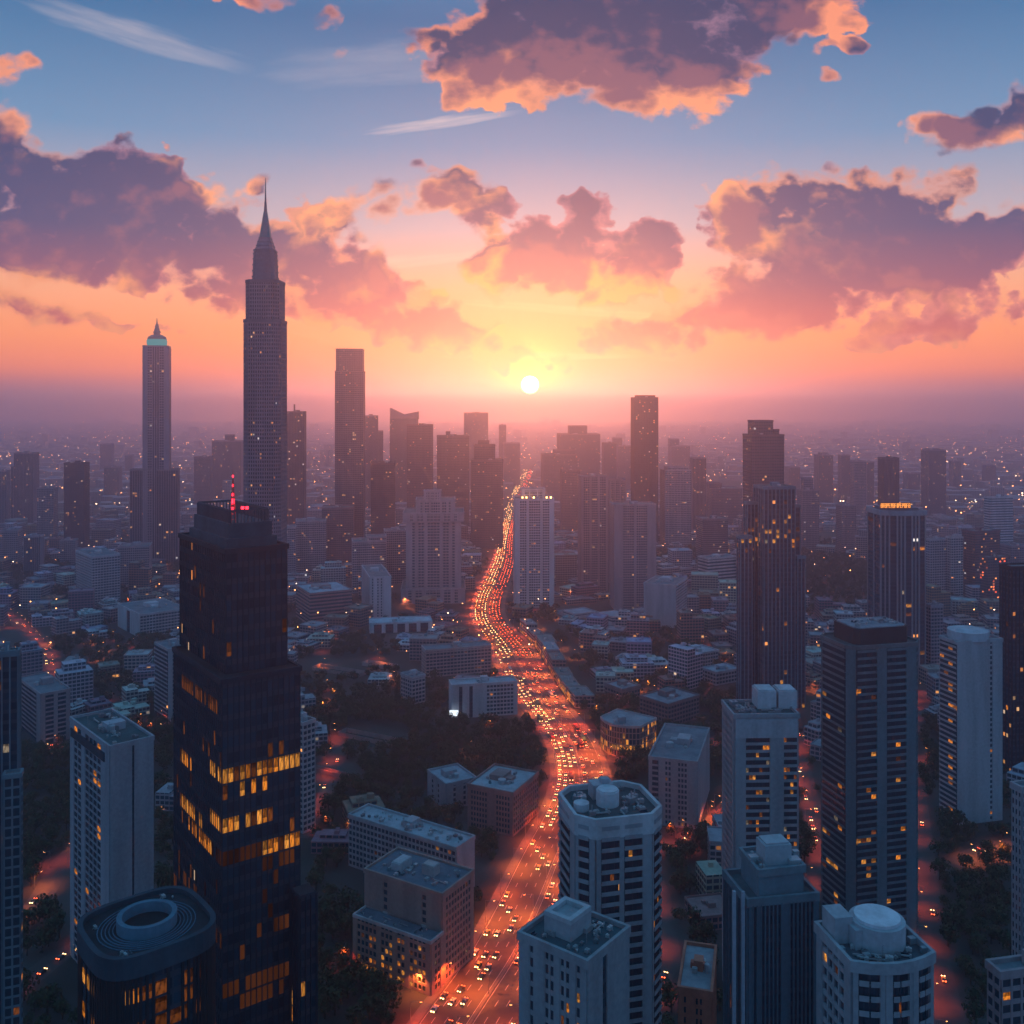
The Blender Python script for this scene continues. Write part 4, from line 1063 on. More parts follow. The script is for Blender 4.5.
# stepped brick block at the avenue
r_, P, zt = block('brick_building', 'stepped brick office block with lit lower windows, at the left kerb of the avenue', 'office block', (365, 442, 473, 414, 59), 895,
    {0: 'P' + 'W' * 9 + 'P', 3: 'PPPPWPPPPPPPWPPP', '*': 'auto:W'}, (.40, .27, .24), M_GZ, 2.3, 3.3, True, 106, .03, roof=False, roofcol=(.13, .17, .21), par=1.0)
th = R(59); c_, s_ = math.cos(th), math.sin(th); Q0 = Vector(P[0]); ex, ey = Vector((c_, s_)), Vector((-s_, c_)); LL = math.dist(P[0], P[3])
wing = [Q0 - ex * 9 - ey * .5, Q0 - ex * .05 - ey * .5, Q0 - ex * .05 + ey * LL * .98, Q0 - ex * 9 + ey * LL * .98]; wing = [tuple(p) for p in wing]; zw = zt * .58
body(r_, wing, 0, zw, random.Random(9), {3: 'PWWWWWPWWWPWWPWWWWP', 0: 'PWWP', '*': 'P'}, 2.4, 3.3, (.42, .27, .23), M_GZ, name='wing_wall', hero=True, maxpanes=60, roofcol=(.13, .17, .21),
     litfn=lambda k, q, n, f, nf, py: (M_LIT[(q * 5 + f) % 3] if random.Random(q * 7 + f).random() < (.8 if f < 2 else .25) else False) if k == 3 else False)
mb = MB(); mb.ring(offset(wing, .3), offset(wing, -.4), zw - .5, zw + .9); mb.build('parapet', M_WALL, r_, (.46, .44, .45))
for a, b, w, d_, h, col in ((-1, 9, 9, 5, 3.4, (.5, .5, .53)), (1, -6, 5, 6.5, 4.4, (.44, .38, .38))):
    mb = MB(); mb.box(a * c_ - b * s_, a * s_ + b * c_, zt, w, d_, h, th); mb.box(a * c_ - b * s_, a * s_ + b * c_, zt + h + .01, w * .9, d_ * .9, .3, th); mb.build('roof_house', M_WALL, r_, col)
roof_junk(r_, offset(P, -1), zt, random.Random(5), 30, .9, ((3, 8, 6), (6, -3, 5)))
roof_junk(r_, wing, zw, random.Random(6), 14, .7)
for a, b in ((-4, 12), (4, 10), (-5, -8), (3, 4), (-3, 3)): mb = MB(); mb.box(a * c_ - b * s_, a * s_ + b * c_, zt, 2.2, 1.5, 1.1, th); mb.build('cooling_unit', M_METAL, r_, (.35, .38, .4))
r_, P, zt = block('apartment_block', 'long slab with a pale cluttered roof, just behind the stepped brick block', 'apartment block', (349, 456, 474, 482, 57), 849, {3: 'auto:W', 0: 'PPPP', '*': 'auto:W'}, (.40, .40, .43), M_GZ, 2.6, 3.2, True, 107, .03, roofcol=(.40, .42, .46), n=14, size=1.2)
roof_junk(r_, offset(P, -1), zt, random.Random(15), 40, 1.1)
block('brick_building', 'dark red brick block with a pale roof at the left kerb of the avenue', 'office block', (468, 513, 538, 556, 64), 794, {3: 'PWWWWWWPPPWWWWWP', 0: 'auto:W', '*': 'auto:W'}, (.33, .20, .19), M_GZ, 2.6, 3.2, True, 108, .02, roofcol=(.40, .42, .46), n=6, maxpanes=40)
block('apartment_block', 'small grey block with a pale slanting annex, left of the dark red brick block', 'apartment block', (428, 446, 476, 592, 30), 785, {'*': 'PPWPPWPPP'}, (.35, .36, .4), M_GZ, 3, 3.2, True, 109, .02, roofcol=(.36, .4, .45), n=3, maxpanes=20)
# slab and wing left of the bend
block('apartment_block', 'white slab with two dark window slits and a small bright screen at its foot', 'apartment block', (430, 452, 517, 765, 12, 15), 686, {0: 'PPGPPGPPPPWWWWWWWWP', '*': 'PPPP'}, (.50, .49, .53), M_GZ, 3, 3.1, True, 110, .02, roofcol=(.36, .4, .45), n=4, maxpanes=50)
b_ = MB(); xs = (454 - CX) * 762 / F; b_.box(xs, 761, 3.5, 7, .5, 4.5); bo = tag(b_.build('street_screen', [emit('pale_screen', (.75, .85, .95), 1.6)]), 'small bright white screen at the foot of the white slab', 'screen')
block('apartment_block', 'broad apartment block with rows of small windows, left of the avenue at its bend', 'apartment block', (398, 426, 491, 880, 18, 18), 651, {0: 'auto:W', '*': 'auto:W'}, (.40, .36, .38), M_GZ, 3.2, 3.1, True, 111, .05, n=5, maxpanes=90)
block('apartment_block', 'narrow grey wing with a lit strip along its roof, left of the white slab', 'apartment block', (401, 412, 425, 800, 40), 678, 'auto:W', (.42, .42, .46), seed=112, n=2)
mb = MB()
block('civic_hall', 'low wide white hall with a flat overhanging roof, behind trees left of the avenue', 'hall', (362, 370, 432, 1050, 10, 26), 624, {0: 'PGGPGGPGGPGGPGGP', '*': 'PPP'}, (.60, .60, .66), seed=113, n=2, roofcol=(.55, .56, .62), size=.5)
block('office_block', 'low brown office block with white ribbon windows and a pale roof', 'office block', (296, 310, 352, 1085, 28), 594, 'auto:R', (.36, .25, .27), M_GZ, 4, 4, seed=114, n=3, roofcol=(.40, .45, .52), band=1.9)
block('apartment_block', 'white block with a dark glazed left half, beside the brown ribbon-window office', 'apartment block', (355, 370, 391, 1125, 15), 578, {0: 'PWPPWPWPPPPP', 3: 'auto:W', '*': 'auto:W'}, (.55, .54, .6), seed=115, n=3)
# right of the avenue
block('apartment_block', 'plain pale slab standing over the terraces right of the white ribbed tower', 'apartment block', (644, 676, 687, 1076, 66), 586, {3: 'PPPPPPPPPP', '*': 'auto:W'}, (.45, .45, .5), seed=116, n=2)
block('office_block', 'striped white office block with ribbon windows, right of the terraces', 'office block', (698, 708, 736, 1285, 25), 559, 'auto:R', (.66, .64, .68), M_GZ, 4, 4.4, seed=117, n=2, band=2.2)
rng = random.Random(118); D = 700
X, P = fit(bowed(1, .7, .25, 8), -38, 601, 656, D); zt = zat(718, D)
root = thing('office_block', 'low curved building glowing orange along its street front, at the side road junction', 'office block', (X, D, 0))
body(root, P, 0, zt, rng, {'*': 'auto:W'}, 2.6, 4.2, (.38, .26, .22), M_GZ, hero=True, band=.7, roofcol=(.35, .33, .36), litfn=lambda k, q, n, f, nf, py: rng.choice([M_SHOP, M_LIT[0], M_LIT[1], M_LIT[2]]) if rng.random() < (.8 if f < 2 else .3) else False)
parapet(root, P, zt, .9, col=(.42, .38, .4)); roof_clutter(root, P, zt, rng, 3, (.36, .36, .4)); take(root, P, 600, 656, 705, D)
block('apartment_block', 'dark brown block beside the low curved glowing building', 'apartment block', (640, 668, 699, 742, 40), 705, 'auto:W', (.20, .16, .17), seed=119, n=4, roofcol=(.27, .29, .33))
block('apartment_block', 'pale block on the left of a white cluster at the edge of the dark park', 'apartment block', (676, 692, 718, 905, 30), 655, 'auto:W', (.48, .48, .54), seed=120, n=4, roofcol=(.4, .44, .5))
block('apartment_block', 'low pale block on the right of a white cluster, against the stepped blue glass tower', 'apartment block', (702, 716, 740, 855, 30), 673, 'auto:W', (.42, .44, .5), seed=121, n=4, roofcol=(.4, .44, .5))
block('apartment_block', 'brown block with two lit windows, behind the low curved glowing building', 'apartment block', (605, 622, 640, 800, 35), 690, 'auto:W', (.30, .22, .22), seed=122, n=3, roofcol=(.3, .33, .38))
block('apartment_block', 'small pale cube-like house block in the dense quarter right of the avenue', 'apartment block', (616, 632, 638, 905, 60), 660, {3: 'PPPPP', '*': 'auto:W'}, (.46, .46, .52), seed=123, n=2)
# stepped terraces
for i, (xl, xc, xr, D, yt, lab) in enumerate(((556, 573, 602, 1120, 622, 'leftmost'), (592, 612, 636, 1085, 625, 'middle'), (630, 640, 652, 1110, 618, 'rightmost'))):
    r_, P, zt = block('terraced_block', lab + ' of three low pale terraced blocks below the two grey apartment towers', 'terraced block', (xl, xc, xr, D, 30), yt, 'auto:R', (.48, .47, .53), M_GZ_LIT, 3, 3.4, seed=130 + i, n=2, group='low terraced blocks below the apartment towers', roofcol=(.42, .44, .5), band=1.5)
    P2t = scalep(P, .7); body(r_, P2t, zt, zt + 7, random.Random(i), 'auto:R', 3, 3.4, (.48, .47, .53), M_GZ, name='upper_tier', band=1.5, roofcol=(.42, .44, .5)); parapet(r_, P2t, zt + 7, .8, col=(.48, .47, .53))
# lit shop blocks along the right kerb
rng = random.Random(88); D = 792.0; k = 0
while D < 1040:
    L = rng.uniform(22, 36); z = rng.uniform(8, 17); dep = rng.uniform(11, 17); c0, h0 = avenue(D); c1, h1 = avenue(D + L); a0, a1 = c0 + h0 + 6, c1 + h1 + 6
    X0, D0 = (a0 + a1) / 2 + dep / 2, D + L / 2
    q = [(a0 - X0, D - D0), (a0 + dep - X0, D - D0), (a1 + dep - X0, D + L - D0), (a1 - X0, D + L - D0)]
    root = thing('shop_block', '', 'shop building', (X0, D0, 0), 'lit shop blocks along the right kerb')
    col = rng.choice([(.34, .27, .27), (.42, .38, .4), (.3, .22, .21), (.38, .38, .43)])
    mb = MB(); mb.prism(q, 0, z, 0, 1, (3.2, 3.4)); mb.ring(offset(q, .25), offset(q, -.3), z - .4, z + .8); mb.build('wall', [M_FAC, M_ROOF], root, col)
    A, B = Vector(q[3]), Vector(q[0]); lw = MB(); n_ = int(L / 3.1)
    for f in range(min(4, int(z / 3.4))):
        for j in range(n_):
            if rng.random() < (.8 if f == 0 else .5 if D < 880 else .3):
                w_ = MB(); edge_block(w_, tuple(A), tuple(B), j * 3.1 + .6, j * 3.1 + 2.6, 1 + f * 3.4, 3.1 + f * 3.4, -.05, .12); w_.build('window', rng.choice([M_SHOP, M_LIT[0], M_LIT[2]]), root)
    roof_junk(root, q, z, rng, 6, 1.0)
    OCC.append((X0, D0, L * .5)); root['label'] = ''; D += L + rng.uniform(1.5, 7); k += 1
sh = sorted([o for o in bpy.data.objects if o.name.startswith('shop_block')], key=lambda o: o.location.y)
NTH = ['nearest', 'second nearest', 'third nearest', 'fourth nearest', 'fifth nearest', 'sixth nearest', 'seventh nearest', 'eighth nearest', 'ninth nearest']
for i, o in enumerate(sh): o['label'] = ('farthest' if i == len(sh) - 1 else NTH[i]) + ' of the low lit shop blocks along the right kerb of the avenue'
# red-lit towers on the right
block('apartment_tower', 'dull red apartment block with red roof lamps, right of the sign tower', 'tower block', (962, 975, 1000, 1250, 20), 532, 'auto:W', (.17, .10, .12), M_FAC_LIT, seed=140, n=3)
block('apartment_tower', 'dark block with rows of red and amber windows, right edge, before the dull red block', 'tower block', (980, 988, 1010, 1150, 20), 558, 'auto:W', (.15, .12, .14), M_REDLIT, seed=141, n=3)
block('apartment_tower', 'pale ribbed slab, left of two right of the sign tower', 'tower block', (924, 930, 946, 1250, 15), 540, 'auto:W', (.46, .46, .52), seed=142, n=2)
block('apartment_tower', 'white slab with dark window lines, right of two right of the sign tower', 'tower block', (946, 951, 963, 1250, 15), 538, 'auto:W', (.54, .53, .58), seed=143, n=2)
block('apartment_tower', 'grey slender slab below the right corner of the sign tower', 'tower block', (926, 931, 943, 900, 12), 606, 'auto:W', (.36, .36, .42), seed=144, n=2)
block('office_tower', 'white ribbon-window office with a grey crown, near the right edge', 'office tower', (984, 990, 1013, 1500, 12), 498, 'auto:R', (.60, .60, .66), M_GZ, 4, 4, seed=145, n=2, band=2.2)
for i, (xl, xc, xr, D, yt, dg, w, lab) in enumerate((
    (300, 345, 348, 640, 800, 60, (.36, .26, .25), 'low brick range with a blue-grey roof by the lit lane, lower of two'),
    (338, 396, 404, 700, 772, 62, (.36, .27, .26), 'low brick range with a blue-grey roof by the lit lane, upper of two'),
    (312, 358, 366, 880, 718, 62, (.36, .30, .30), 'long low house range above the orange glow behind the black tower'),
    (362, 392, 398, 905, 700, 62, (.38, .34, .36), 'grey flat-roofed house among trees, with an orange lamp before it'))):
    block('brick_range', lab, 'low building', (xl, xc, xr, D, dg), yt, 'auto:W', w, M_FAC, seed=150 + i, n=5, roofcol=(.36, .40, .46), size=.9, tank=False)

# ---- skyline towers standing in the haze
def sky_tower(i, xl, xr, yt, D, deg, label, col, pats='auto:W', core=None, name='office_tower', ratio=.8, extra=(), plan=None):
    multi(name, label, 'tower', D, [(xl, xr, yt, None, 0)] + [(a, b, c, d_, e) for a, b, c, d_, e in extra], col, pats, core or M_GZ_LIT, 2.7, 3.2, 300 + i, deg, ratio, fin=.5, plan=plan)
DK, MD, LT = (.14, .14, .18), (.26, .25, .31), (.42, .41, .47)
T = [
 (335, 365, 372, 1500, 4, 'tall flat-topped tower with a notched bright crown, right of the tallest skyscraper', (.17, .17, .21), 'auto:W', [(336, 364, 350, 374, 6)]),
 (287, 306, 412, 1700, 4, 'plain dark tower with a thin roof aerial, just right of the tallest skyscraper', DK, 'auto:F', [(294, 294.8, 405, 413, 4)]),
 (363, 378, 416, 2200, 8, 'stepped mauve tower tucked behind the flat-topped notched tower', MD, 'auto:F', [(377, 383, 431, None, 8)]),
 (407, 433, 425, 1800, 6, 'broad plain tower in front of the horned tower', (.14, .11, .14), 'auto:W', []),
 (437, 469, 436, 1900, 4, 'broad tower with a small box on its roof, middle of the left cluster', (.14, .11, .14), 'auto:W', [(446, 450, 432, 437, 6)]),
 (464, 488, 413, 3000, 4, 'tall pale flat tower fading into the pink haze, left of the sun', (.22, .17, .18), 'auto:F', []),
 (471, 503, 460, 1700, 4, 'stepped dark red tower just left of the avenue', (.15, .11, .13), 'auto:W', [(474, 495, 445, 461, 4), (478, 489, 441, 446, 8)]),
 (499, 506, 425, 3200, 0, 'thin pencil tower almost lost in the haze below the sun', MD, 'auto:F', []),
 (503, 520, 443, 3000, 4, 'faint red square tower beside the pencil tower', MD, 'auto:F', []),
 (371, 395, 463, 1450, 6, 'dark short tower with a stepped top, before the broad plain tower', (.09, .08, .1), 'auto:W', []),
 (557, 600, 434, 2800, 3, 'wide stepped block of towers fading pink, right of the sun', (.2, .15, .17), 'auto:F', [(568, 587, 426, 435, 6)]),
 (541, 577, 454, 2400, 3, 'wide faint tower pair at the right side of the avenue gap', (.2, .15, .17), 'auto:W', [(553, 575, 450, 455, 4)]),
 (602, 616, 443, 2600, 4, 'plain dark pink tower left of the tall dark monolith', (.14, .11, .14), 'auto:F', []),
 (616, 632, 446, 2900, 4, 'faint stepped tower touching the left side of the dark monolith', MD, 'auto:F', [(612, 622, 438, None, 60)]),
 (631, 658, 398, 1700, 3, 'tall dark monolith tower with a flat crown, right of the sun', (.075, .06, .085), 'auto:F', [(635, 655, 396, 399, 4)]),
 (660, 691, 470, 1700, 6, 'pale ribbed apartment tower right of the dark monolith', LT, 'auto:W', [(664, 688, 467, 471, 4)]),
 (690, 706, 458, 1900, 4, 'slim grey tower behind the pale ribbed apartment tower', MD, 'auto:F', []),
 (668, 690, 446, 3100, 4, 'faint stepped tower far behind the pale ribbed apartment tower', MD, 'auto:F', [(668, 679, 439, None, 10)]),
 (705, 742, 488, 2000, 4, 'broad mauve block left of the tall dull mauve tower', (.2, .16, .2), 'auto:W', [(706, 722, 483, None, 4)]),
 (696, 728, 518, 1500, 8, 'short grey block with ribbon windows behind the striped white office', (.22, .21, .26), 'auto:R', []),
 (14, 39, 453, 2000, 6, 'tall flat blue-grey tower near the left edge', MD, 'auto:F', [(11, 16, 466, None, 0)]),
 (-6, 10, 471, 1900, 6, 'blue-grey tower cut by the left edge', MD, 'auto:F', []),
 (64, 89.5, 463, 1650, 6, 'dark square tower standing alone at the left', (.05, .06, .08), 'auto:W', []),
 (100, 114, 444, 3500, 6, 'faint far tower left of the teal-domed skyscraper', MD, 'auto:F', []),
 (104, 122, 467, 2500, 6, 'stepped grey block left of the podium of the teal-domed skyscraper', MD, 'auto:F', [(104, 114, 466, None, 0)]),
 (125, 134, 455, 3300, 6, 'slim faint tower touching the podium of the teal-domed skyscraper', MD, 'auto:F', []),
 (212, 245, 441, 2500, 6, 'wide pale grey twin block left of the tallest skyscraper', (.24, .23, .29), 'auto:F', [(225, 235, 435, 442, 4)]),
 (194, 213, 457, 2300, 6, 'short brownish tower left of the wide pale twin block', (.2, .17, .2), 'auto:W', []),
 (37, 58, 488, 1700, 6, 'pale blue-grey block between the tall flat tower and the dark square tower', (.28, .29, .35), 'auto:W', []),
 (797, 819, 490, 1650, 6, 'grey rounded-top tower right of the stepped blue glass tower', (.26, .25, .31), 'auto:W', [(801, 813, 478, 491, 4)]),
 (785, 800, 467, 2600, 6, 'faint arched-top tower behind the tall dull mauve tower', MD, 'auto:F', []),
 (814, 833, 455, 2400, 6, 'pale tower with a rounded crown, left of a row of four', (.28, .26, .32), 'auto:F', [(818, 828, 453, 456, 4)]),
 (838, 850, 455, 2500, 6, 'narrow pale tower, second of a row of four', (.28, .26, .32), 'auto:F', []),
 (850, 866, 461, 2000, 6, 'pale pinkish balcony tower, third of a row of four', (.33, .28, .33), 'auto:W', []),
 (864, 874, 462, 2300, 6, 'slim pale tower, last of a row of four', (.3, .28, .34), 'auto:F', []),
 (878, 899, 458, 1650, 3, 'plain dark slate tower above the glowing roof sign', (.08, .085, .115), 'auto:F', []),
 (903, 920, 473, 2600, 6, 'faint low tower right of the plain slate tower', MD, 'auto:F', []),
 (921, 946, 450, 2200, 6, 'broad pale tower with a lit crown window, right of the sign tower', (.24, .23, .29), 'auto:F', [(924, 940, 449, 451, 4)]),
 (949, 961, 461, 2800, 6, 'faint slim tower right of the broad pale tower', MD, 'auto:F', []),
 (982, 996, 465, 2900, 6, 'faint square tower above the white ribbon-window office', MD, 'auto:F', []),
 (268, 296, 527, 1380, 12, 'pale apartment slab with tiny windows, left of a pair right of the black tower', (.42, .41, .48), 'auto:W', []),
 (296, 326, 520, 1420, 12, 'pale apartment slab with tiny windows, right of a pair right of the black tower', (.40, .39, .46), 'auto:W', []),
 (322, 354, 507, 1460, 8, 'dull mauve broad block behind the pale slab pair', (.17, .15, .19), 'auto:W', []),
 (352, 386, 540, 1300, 10, 'pale block with a stepped roof, left of the broad stone tower', (.42, .41, .47), 'auto:W', [(366, 386, 536, None, 4)]),
 (384, 406, 530, 1350, 10, 'greyish block half behind the broad stone tower', (.36, .35, .41), 'auto:W', []),
 (60, 78, 540, 1500, 10, 'grey slab behind the pale gridded apartment slab', (.3, .3, .36), 'auto:W', []),
 (118, 152, 545, 1350, 14, 'grey low slab with a tree-dark foot, left of the black tower', (.34, .34, .4), 'auto:W', []),
 (0, 22, 530, 1480, 10, 'pale blue-grey block low at the left edge', (.3, .3, .37), 'auto:W', []),
 (24, 44, 536, 1420, 10, 'pale block with vertical ribs low at the left', (.34, .33, .4), 'auto:F', []),
 (560, 580, 470, 1900, 5, 'faint mauve tower left of the two grey apartment towers', (.2, .16, .19), 'auto:W', []),
 (742, 760, 520, 1600, 5, 'mauve slab in front of the tall dull mauve tower', (.2, .17, .21), 'auto:W', []),
 (836, 856, 505, 1650, 8, 'mauve apartment slab below the row of four pale towers', (.28, .25, .3), 'auto:W', []),
 (902, 926, 520, 1450, 8, 'dim grey slab beside the glowing roof sign', (.26, .25, .31), 'auto:W', []),
 (1000, 1030, 545, 1350, 8, 'grey block behind the near-black tower at the right edge', (.26, .25, .31), 'auto:W', []),
]
def horned(root, xl, xr, D):
    k = D / F; w = (xr - xl) * k; mb = MB(); X0 = root.location.x; a = (xl - CX) * k - X0; z = zat(416, D)
    for x0, x1, y0, y1 in ((a, a + w * .48, 408, 414.5), (a + w * .48, a + w, 414.5, 411.5)):
        mb.hexa([(x0, -14, z - 8), (x1, -14, z - 8), (x1, 14, z - 8), (x0, 14, z - 8)], [(x0, -14, zat(y0, D)), (x1, -14, zat(y1, D)), (x1, 14, zat(y1, D)), (x0, 14, zat(y0, D))])
    mb.build('sloped_crown', M_WALL, root, (.16, .15, .19))
horned(multi('office_tower', 'mauve tower with a crown sweeping up to two unequal horns', 'tower', 2300, [(390, 418, 418, None, 0)], (.18, .17, .21), 'auto:F', M_GZ_LIT, 2.7, 3.2, 340, 0, .7, fin=.5, topper=False)[0], 390, 418, 2290)
for i, (xl, xr, yt, D, dg, lab, col, pats, ex) in enumerate(T): sky_tower(i, xl, xr, yt, D, dg, lab, col, pats, extra=ex)

# ---------------------------------------------------------------- keep clear of what is built
CELLS = {}
def occ_add(x, y, r_):
    k = (int(x // 120), int(y // 120))
    for i in (-1, 0, 1):
        for j in (-1, 0, 1): CELLS.setdefault((k[0] + i, k[1] + j), []).append((x, y, r_))
for o in OCC: occ_add(*o)
def free(x, y, r_):
    if y < 9000:
        c, hw = avenue(y)
        if abs(x - c) < hw + (6 if y < 2200 else 2) + r_: return False
    for (p, hw) in SIDE:
        if y < 1500 and (p.x - x) ** 2 + (p.y - y) ** 2 < (hw * .7 + r_) ** 2: return False
    for (ox, oy, orr) in CELLS.get((int(x // 120), int(y // 120)), ()):
        if (ox - x) ** 2 + (oy - y) ** 2 < (orr + r_) ** 2: return False
    return True
def hidden(x, y, z):
    px, py = pxof(x, y), pyof(z, y)
    if px < -25 or px > 1049 or py > 1040: return True
    return any(a - 1 < px < b + 1 and py > c and y > d_ + 5 for a, b, c, d_ in SIL)
def parkness(x, y):
    """where trees take over from houses"""
    v = mnoise.noise(Vector((x / 170, y / 230, 3.7))) + .5 * mnoise.noise(Vector((x / 70, y / 80, 9.1)))
    px, py = pxof(x, y), pyof(0, y)
    near = max(0.0, min(1.0, (1000 - y) / 350))
    if y < 2400:
        for (a, b, c, d_) in ((70, 185, 640, 705), (380, 560, 700, 850), (555, 720, 632, 668), (800, 960, 556, 622), (680, 735, 690, 745), (30, 130, 590, 606), (480, 560, 605, 625), (300, 400, 640, 658), (900, 1024, 700, 1024)):
            if a < px < b and c < py < d_: v += .6
        for (a, b, c, d_) in ((20, 80, 660, 725), (180, 320, 690, 740), (560, 640, 645, 700), (300, 420, 640, 690), (500, 640, 600, 660), (790, 830, 640, 760), (925, 960, 600, 760), (960, 1024, 590, 680)):
            if a < px < b and c < py < d_: v -= .45
    return v + near * .42

# ---- low houses and blocks of the quarters, one by one
rng = random.Random(77)
cand = []
D = 470.0
while D < 2100:
    step = 21 + D * .008
    x = -.60 * D
    while x < .60 * D:
        jx, jy = x + rng.uniform(-.3, .3) * step, D + rng.uniform(-.3, .3) * step
        p = parkness(jx, jy)
        if p < .34:
            w, d_ = step * rng.uniform(.55, .88), step * rng.uniform(.5, .8)
            h = rng.choice((7, 9, 10, 13, 16, 19)) * rng.uniform(.8, 1.15)
            if rng.random() < .22 and jy > 650: h *= rng.uniform(1.5, 2.3); w *= 1.25
            if free(jx, jy, max(w, d_) * .55): cand.append((jx, jy, w, d_, h, mnoise.noise(Vector((jx / 240, jy / 240, .3))) * 70 + rng.choice((0, 0, 0, 20))))
        x += step
    D += step
vis = [c for c in cand if not hidden(c[0], c[1], c[4] * .7)]
vis.sort(key=lambda c: -(c[2] * (c[4] + c[3] * .3)) / c[1] ** 2)
single, rest = vis[:270], vis[270:] + [c for c in cand if hidden(c[0], c[1], c[4] * .7)]
def house_mesh(mb, w, d_, h, rot, x=0, y=0, r=None, mats=(0, 1)):
    r = r or rng; shape = r.random(); rr = R(rot)
    def bx(px_, py_, z0, w_, d2, h_, cell=True):
        c, s = math.cos(rr), math.sin(rr)
        ring = [(x + c * (px_ + a * w_ / 2) - s * (py_ + b * d2 / 2), y + s * (px_ + a * w_ / 2) + c * (py_ + b * d2 / 2)) for a, b in ((-1, -1), (1, -1), (1, 1), (-1, 1))]
        mb.prism(ring, z0, z0 + h_, mats[0], mats[1], (3.3, 3.2) if cell else None)
        return ring
    if shape < .45: rg = bx(0, 0, 0, w, d_, h)
    elif shape < .7: bx(-w * .25, 0, 0, w * .5, d_, h); rg = bx(w * .2502, -d_ * .2, 0, w * .5, d_ * .6, h * .82)
    else: bx(0, 0, 0, w, d_, h * .8); rg = bx(0, d_ * .1, h * .8, w * .66, d_ * .6, h * .2)
    top = max(v[2] for v in mb.v[-30:])
    for k in range(r.randint(1, 4)):
        s_ = r.uniform(1.6, 4); bx(r.uniform(-.25, .2) * w, r.uniform(-.1, .2) * d_, top + .01 + k * .013, s_, s_ * .8, r.uniform(1, 3), False)
    if shape < .45: mb.ring(offset(rg, .25), offset(rg, -.2), h - .3, h + .9, mats[0])
HUES = [('pale grey', (.44, .44, .48)), ('dull brown', (.30, .23, .22)), ('off-white', (.55, .54, .57)), ('blue-grey', (.30, .33, .38)), ('mauve-grey', (.36, .31, .35)), ('brick-red', (.33, .20, .18))]
PEND = []
def quarter(px, py):
    side = 'left of avenue' if px < 500 - (py - 600) * -.1 else 'right of avenue'
    dep = 'among near trees,' if py > 690 else 'midway out,' if py > 590 else 'in the haze,'
    return dep + ' ' + side
for i, (x, y, w, d_, h, rot) in enumerate(single):
    hn, col = rng.choice(HUES); tall = h > 22
    col = tuple(c * rng.uniform(.8, 1.15) for c in col)
    mb = MB(); house_mesh(mb, w, d_, h, rot)
    o = mb.build('low_block' if not tall else 'mid_rise_block', [M_FAC_LIT if rng.random() < .3 else M_FAC, M_ROOF], None, col, (x, y, 0))
    q = quarter(pxof(x, y), pyof(0, y)); size = 'tall narrow' if tall else 'low wide' if w > d_ * 1.25 else 'low square'
    lab = f'{size} {hn} block {q}'
    PEND.append((o, lab, 'city block', lab.replace(' block ', ' blocks ')))
    occ_add(x, y, max(w, d_) * .55)
mb = MB(); litm = MB()
for (x, y, w, d_, h, rot) in rest:
    house_mesh(mb, w, d_, h, rot, x, y); occ_add(x, y, max(w, d_) * .55)
tag(mb.build('hazy_quarter', [M_FAC_LIT, M_ROOF], None, (.36, .34, .38)), kind='stuff')

# ---- the endless city beyond, one mass to the horizon
mb = MB(); rng = random.Random(5); D = 2100.0
while D < 13500:
    step = 40 + D * .0125; x = -.60 * D
    while x < .60 * D:
        jx, jy = x + rng.uniform(-.35, .35) * step, D + rng.uniform(-.35, .35) * step
        if mnoise.noise(Vector((jx / 420, jy / 700, 1.3))) < .28 and free(jx, jy, step * .3):
            w = step * rng.uniform(.45, .8); d_ = step * rng.uniform(.4, .7); h = rng.uniform(8, 26)
            if rng.random() < .05: h *= rng.uniform(2, 3.6); w *= .6; d_ *= .6
            if h > 150: h = 150
            rr = mnoise.noise(Vector((jx / 500, jy / 500, .3))); c, s = math.cos(rr), math.sin(rr)
            ring = [(jx + c * a * w / 2 - s * b * d_ / 2, jy + s * a * w / 2 + c * b * d_ / 2) for a, b in ((-1, -1), (1, -1), (1, 1), (-1, 1))]
            mb.prism(ring, 0, h, 0, 1, (4, 3.6))
        for k in range(2 if D < 7000 else 1):
            if rng.random() < .32:
                s_ = rng.uniform(.7, 1.5) * (1 + D / 5000); lx, ly = jx + rng.uniform(-.5, .5) * step, jy + rng.uniform(-.5, .5) * step
                mb.box(lx, ly, rng.uniform(6, 26), s_, s_, s_, 0, 2 if rng.random() < .68 else 3)
        x += step
    D += step
tag(mb.build('distant_city', [M_FAR, M_ROOF, M_FARLIGHT, M_FARWHITE], None, (.34, .32, .36)), kind='stuff')

# ---- lamps of the hazy quarters between 900 m and 2100 m
mb = MB(); rng = random.Random(6)
for k in range(1100):
    y = rng.uniform(900, 2300); x = rng.uniform(-.58, .58) * y
    if mnoise.noise(Vector((x / 130, y / 160, 5.5))) > -.05:
        s_ = rng.uniform(.4, .85); mb.box(x, y, rng.uniform(5, 22), s_, s_, s_, 0, 0 if rng.random() < .75 else 1)
tag(mb.build('quarter_lights', [M_FARLIGHT, M_FARWHITE]), kind='stuff')

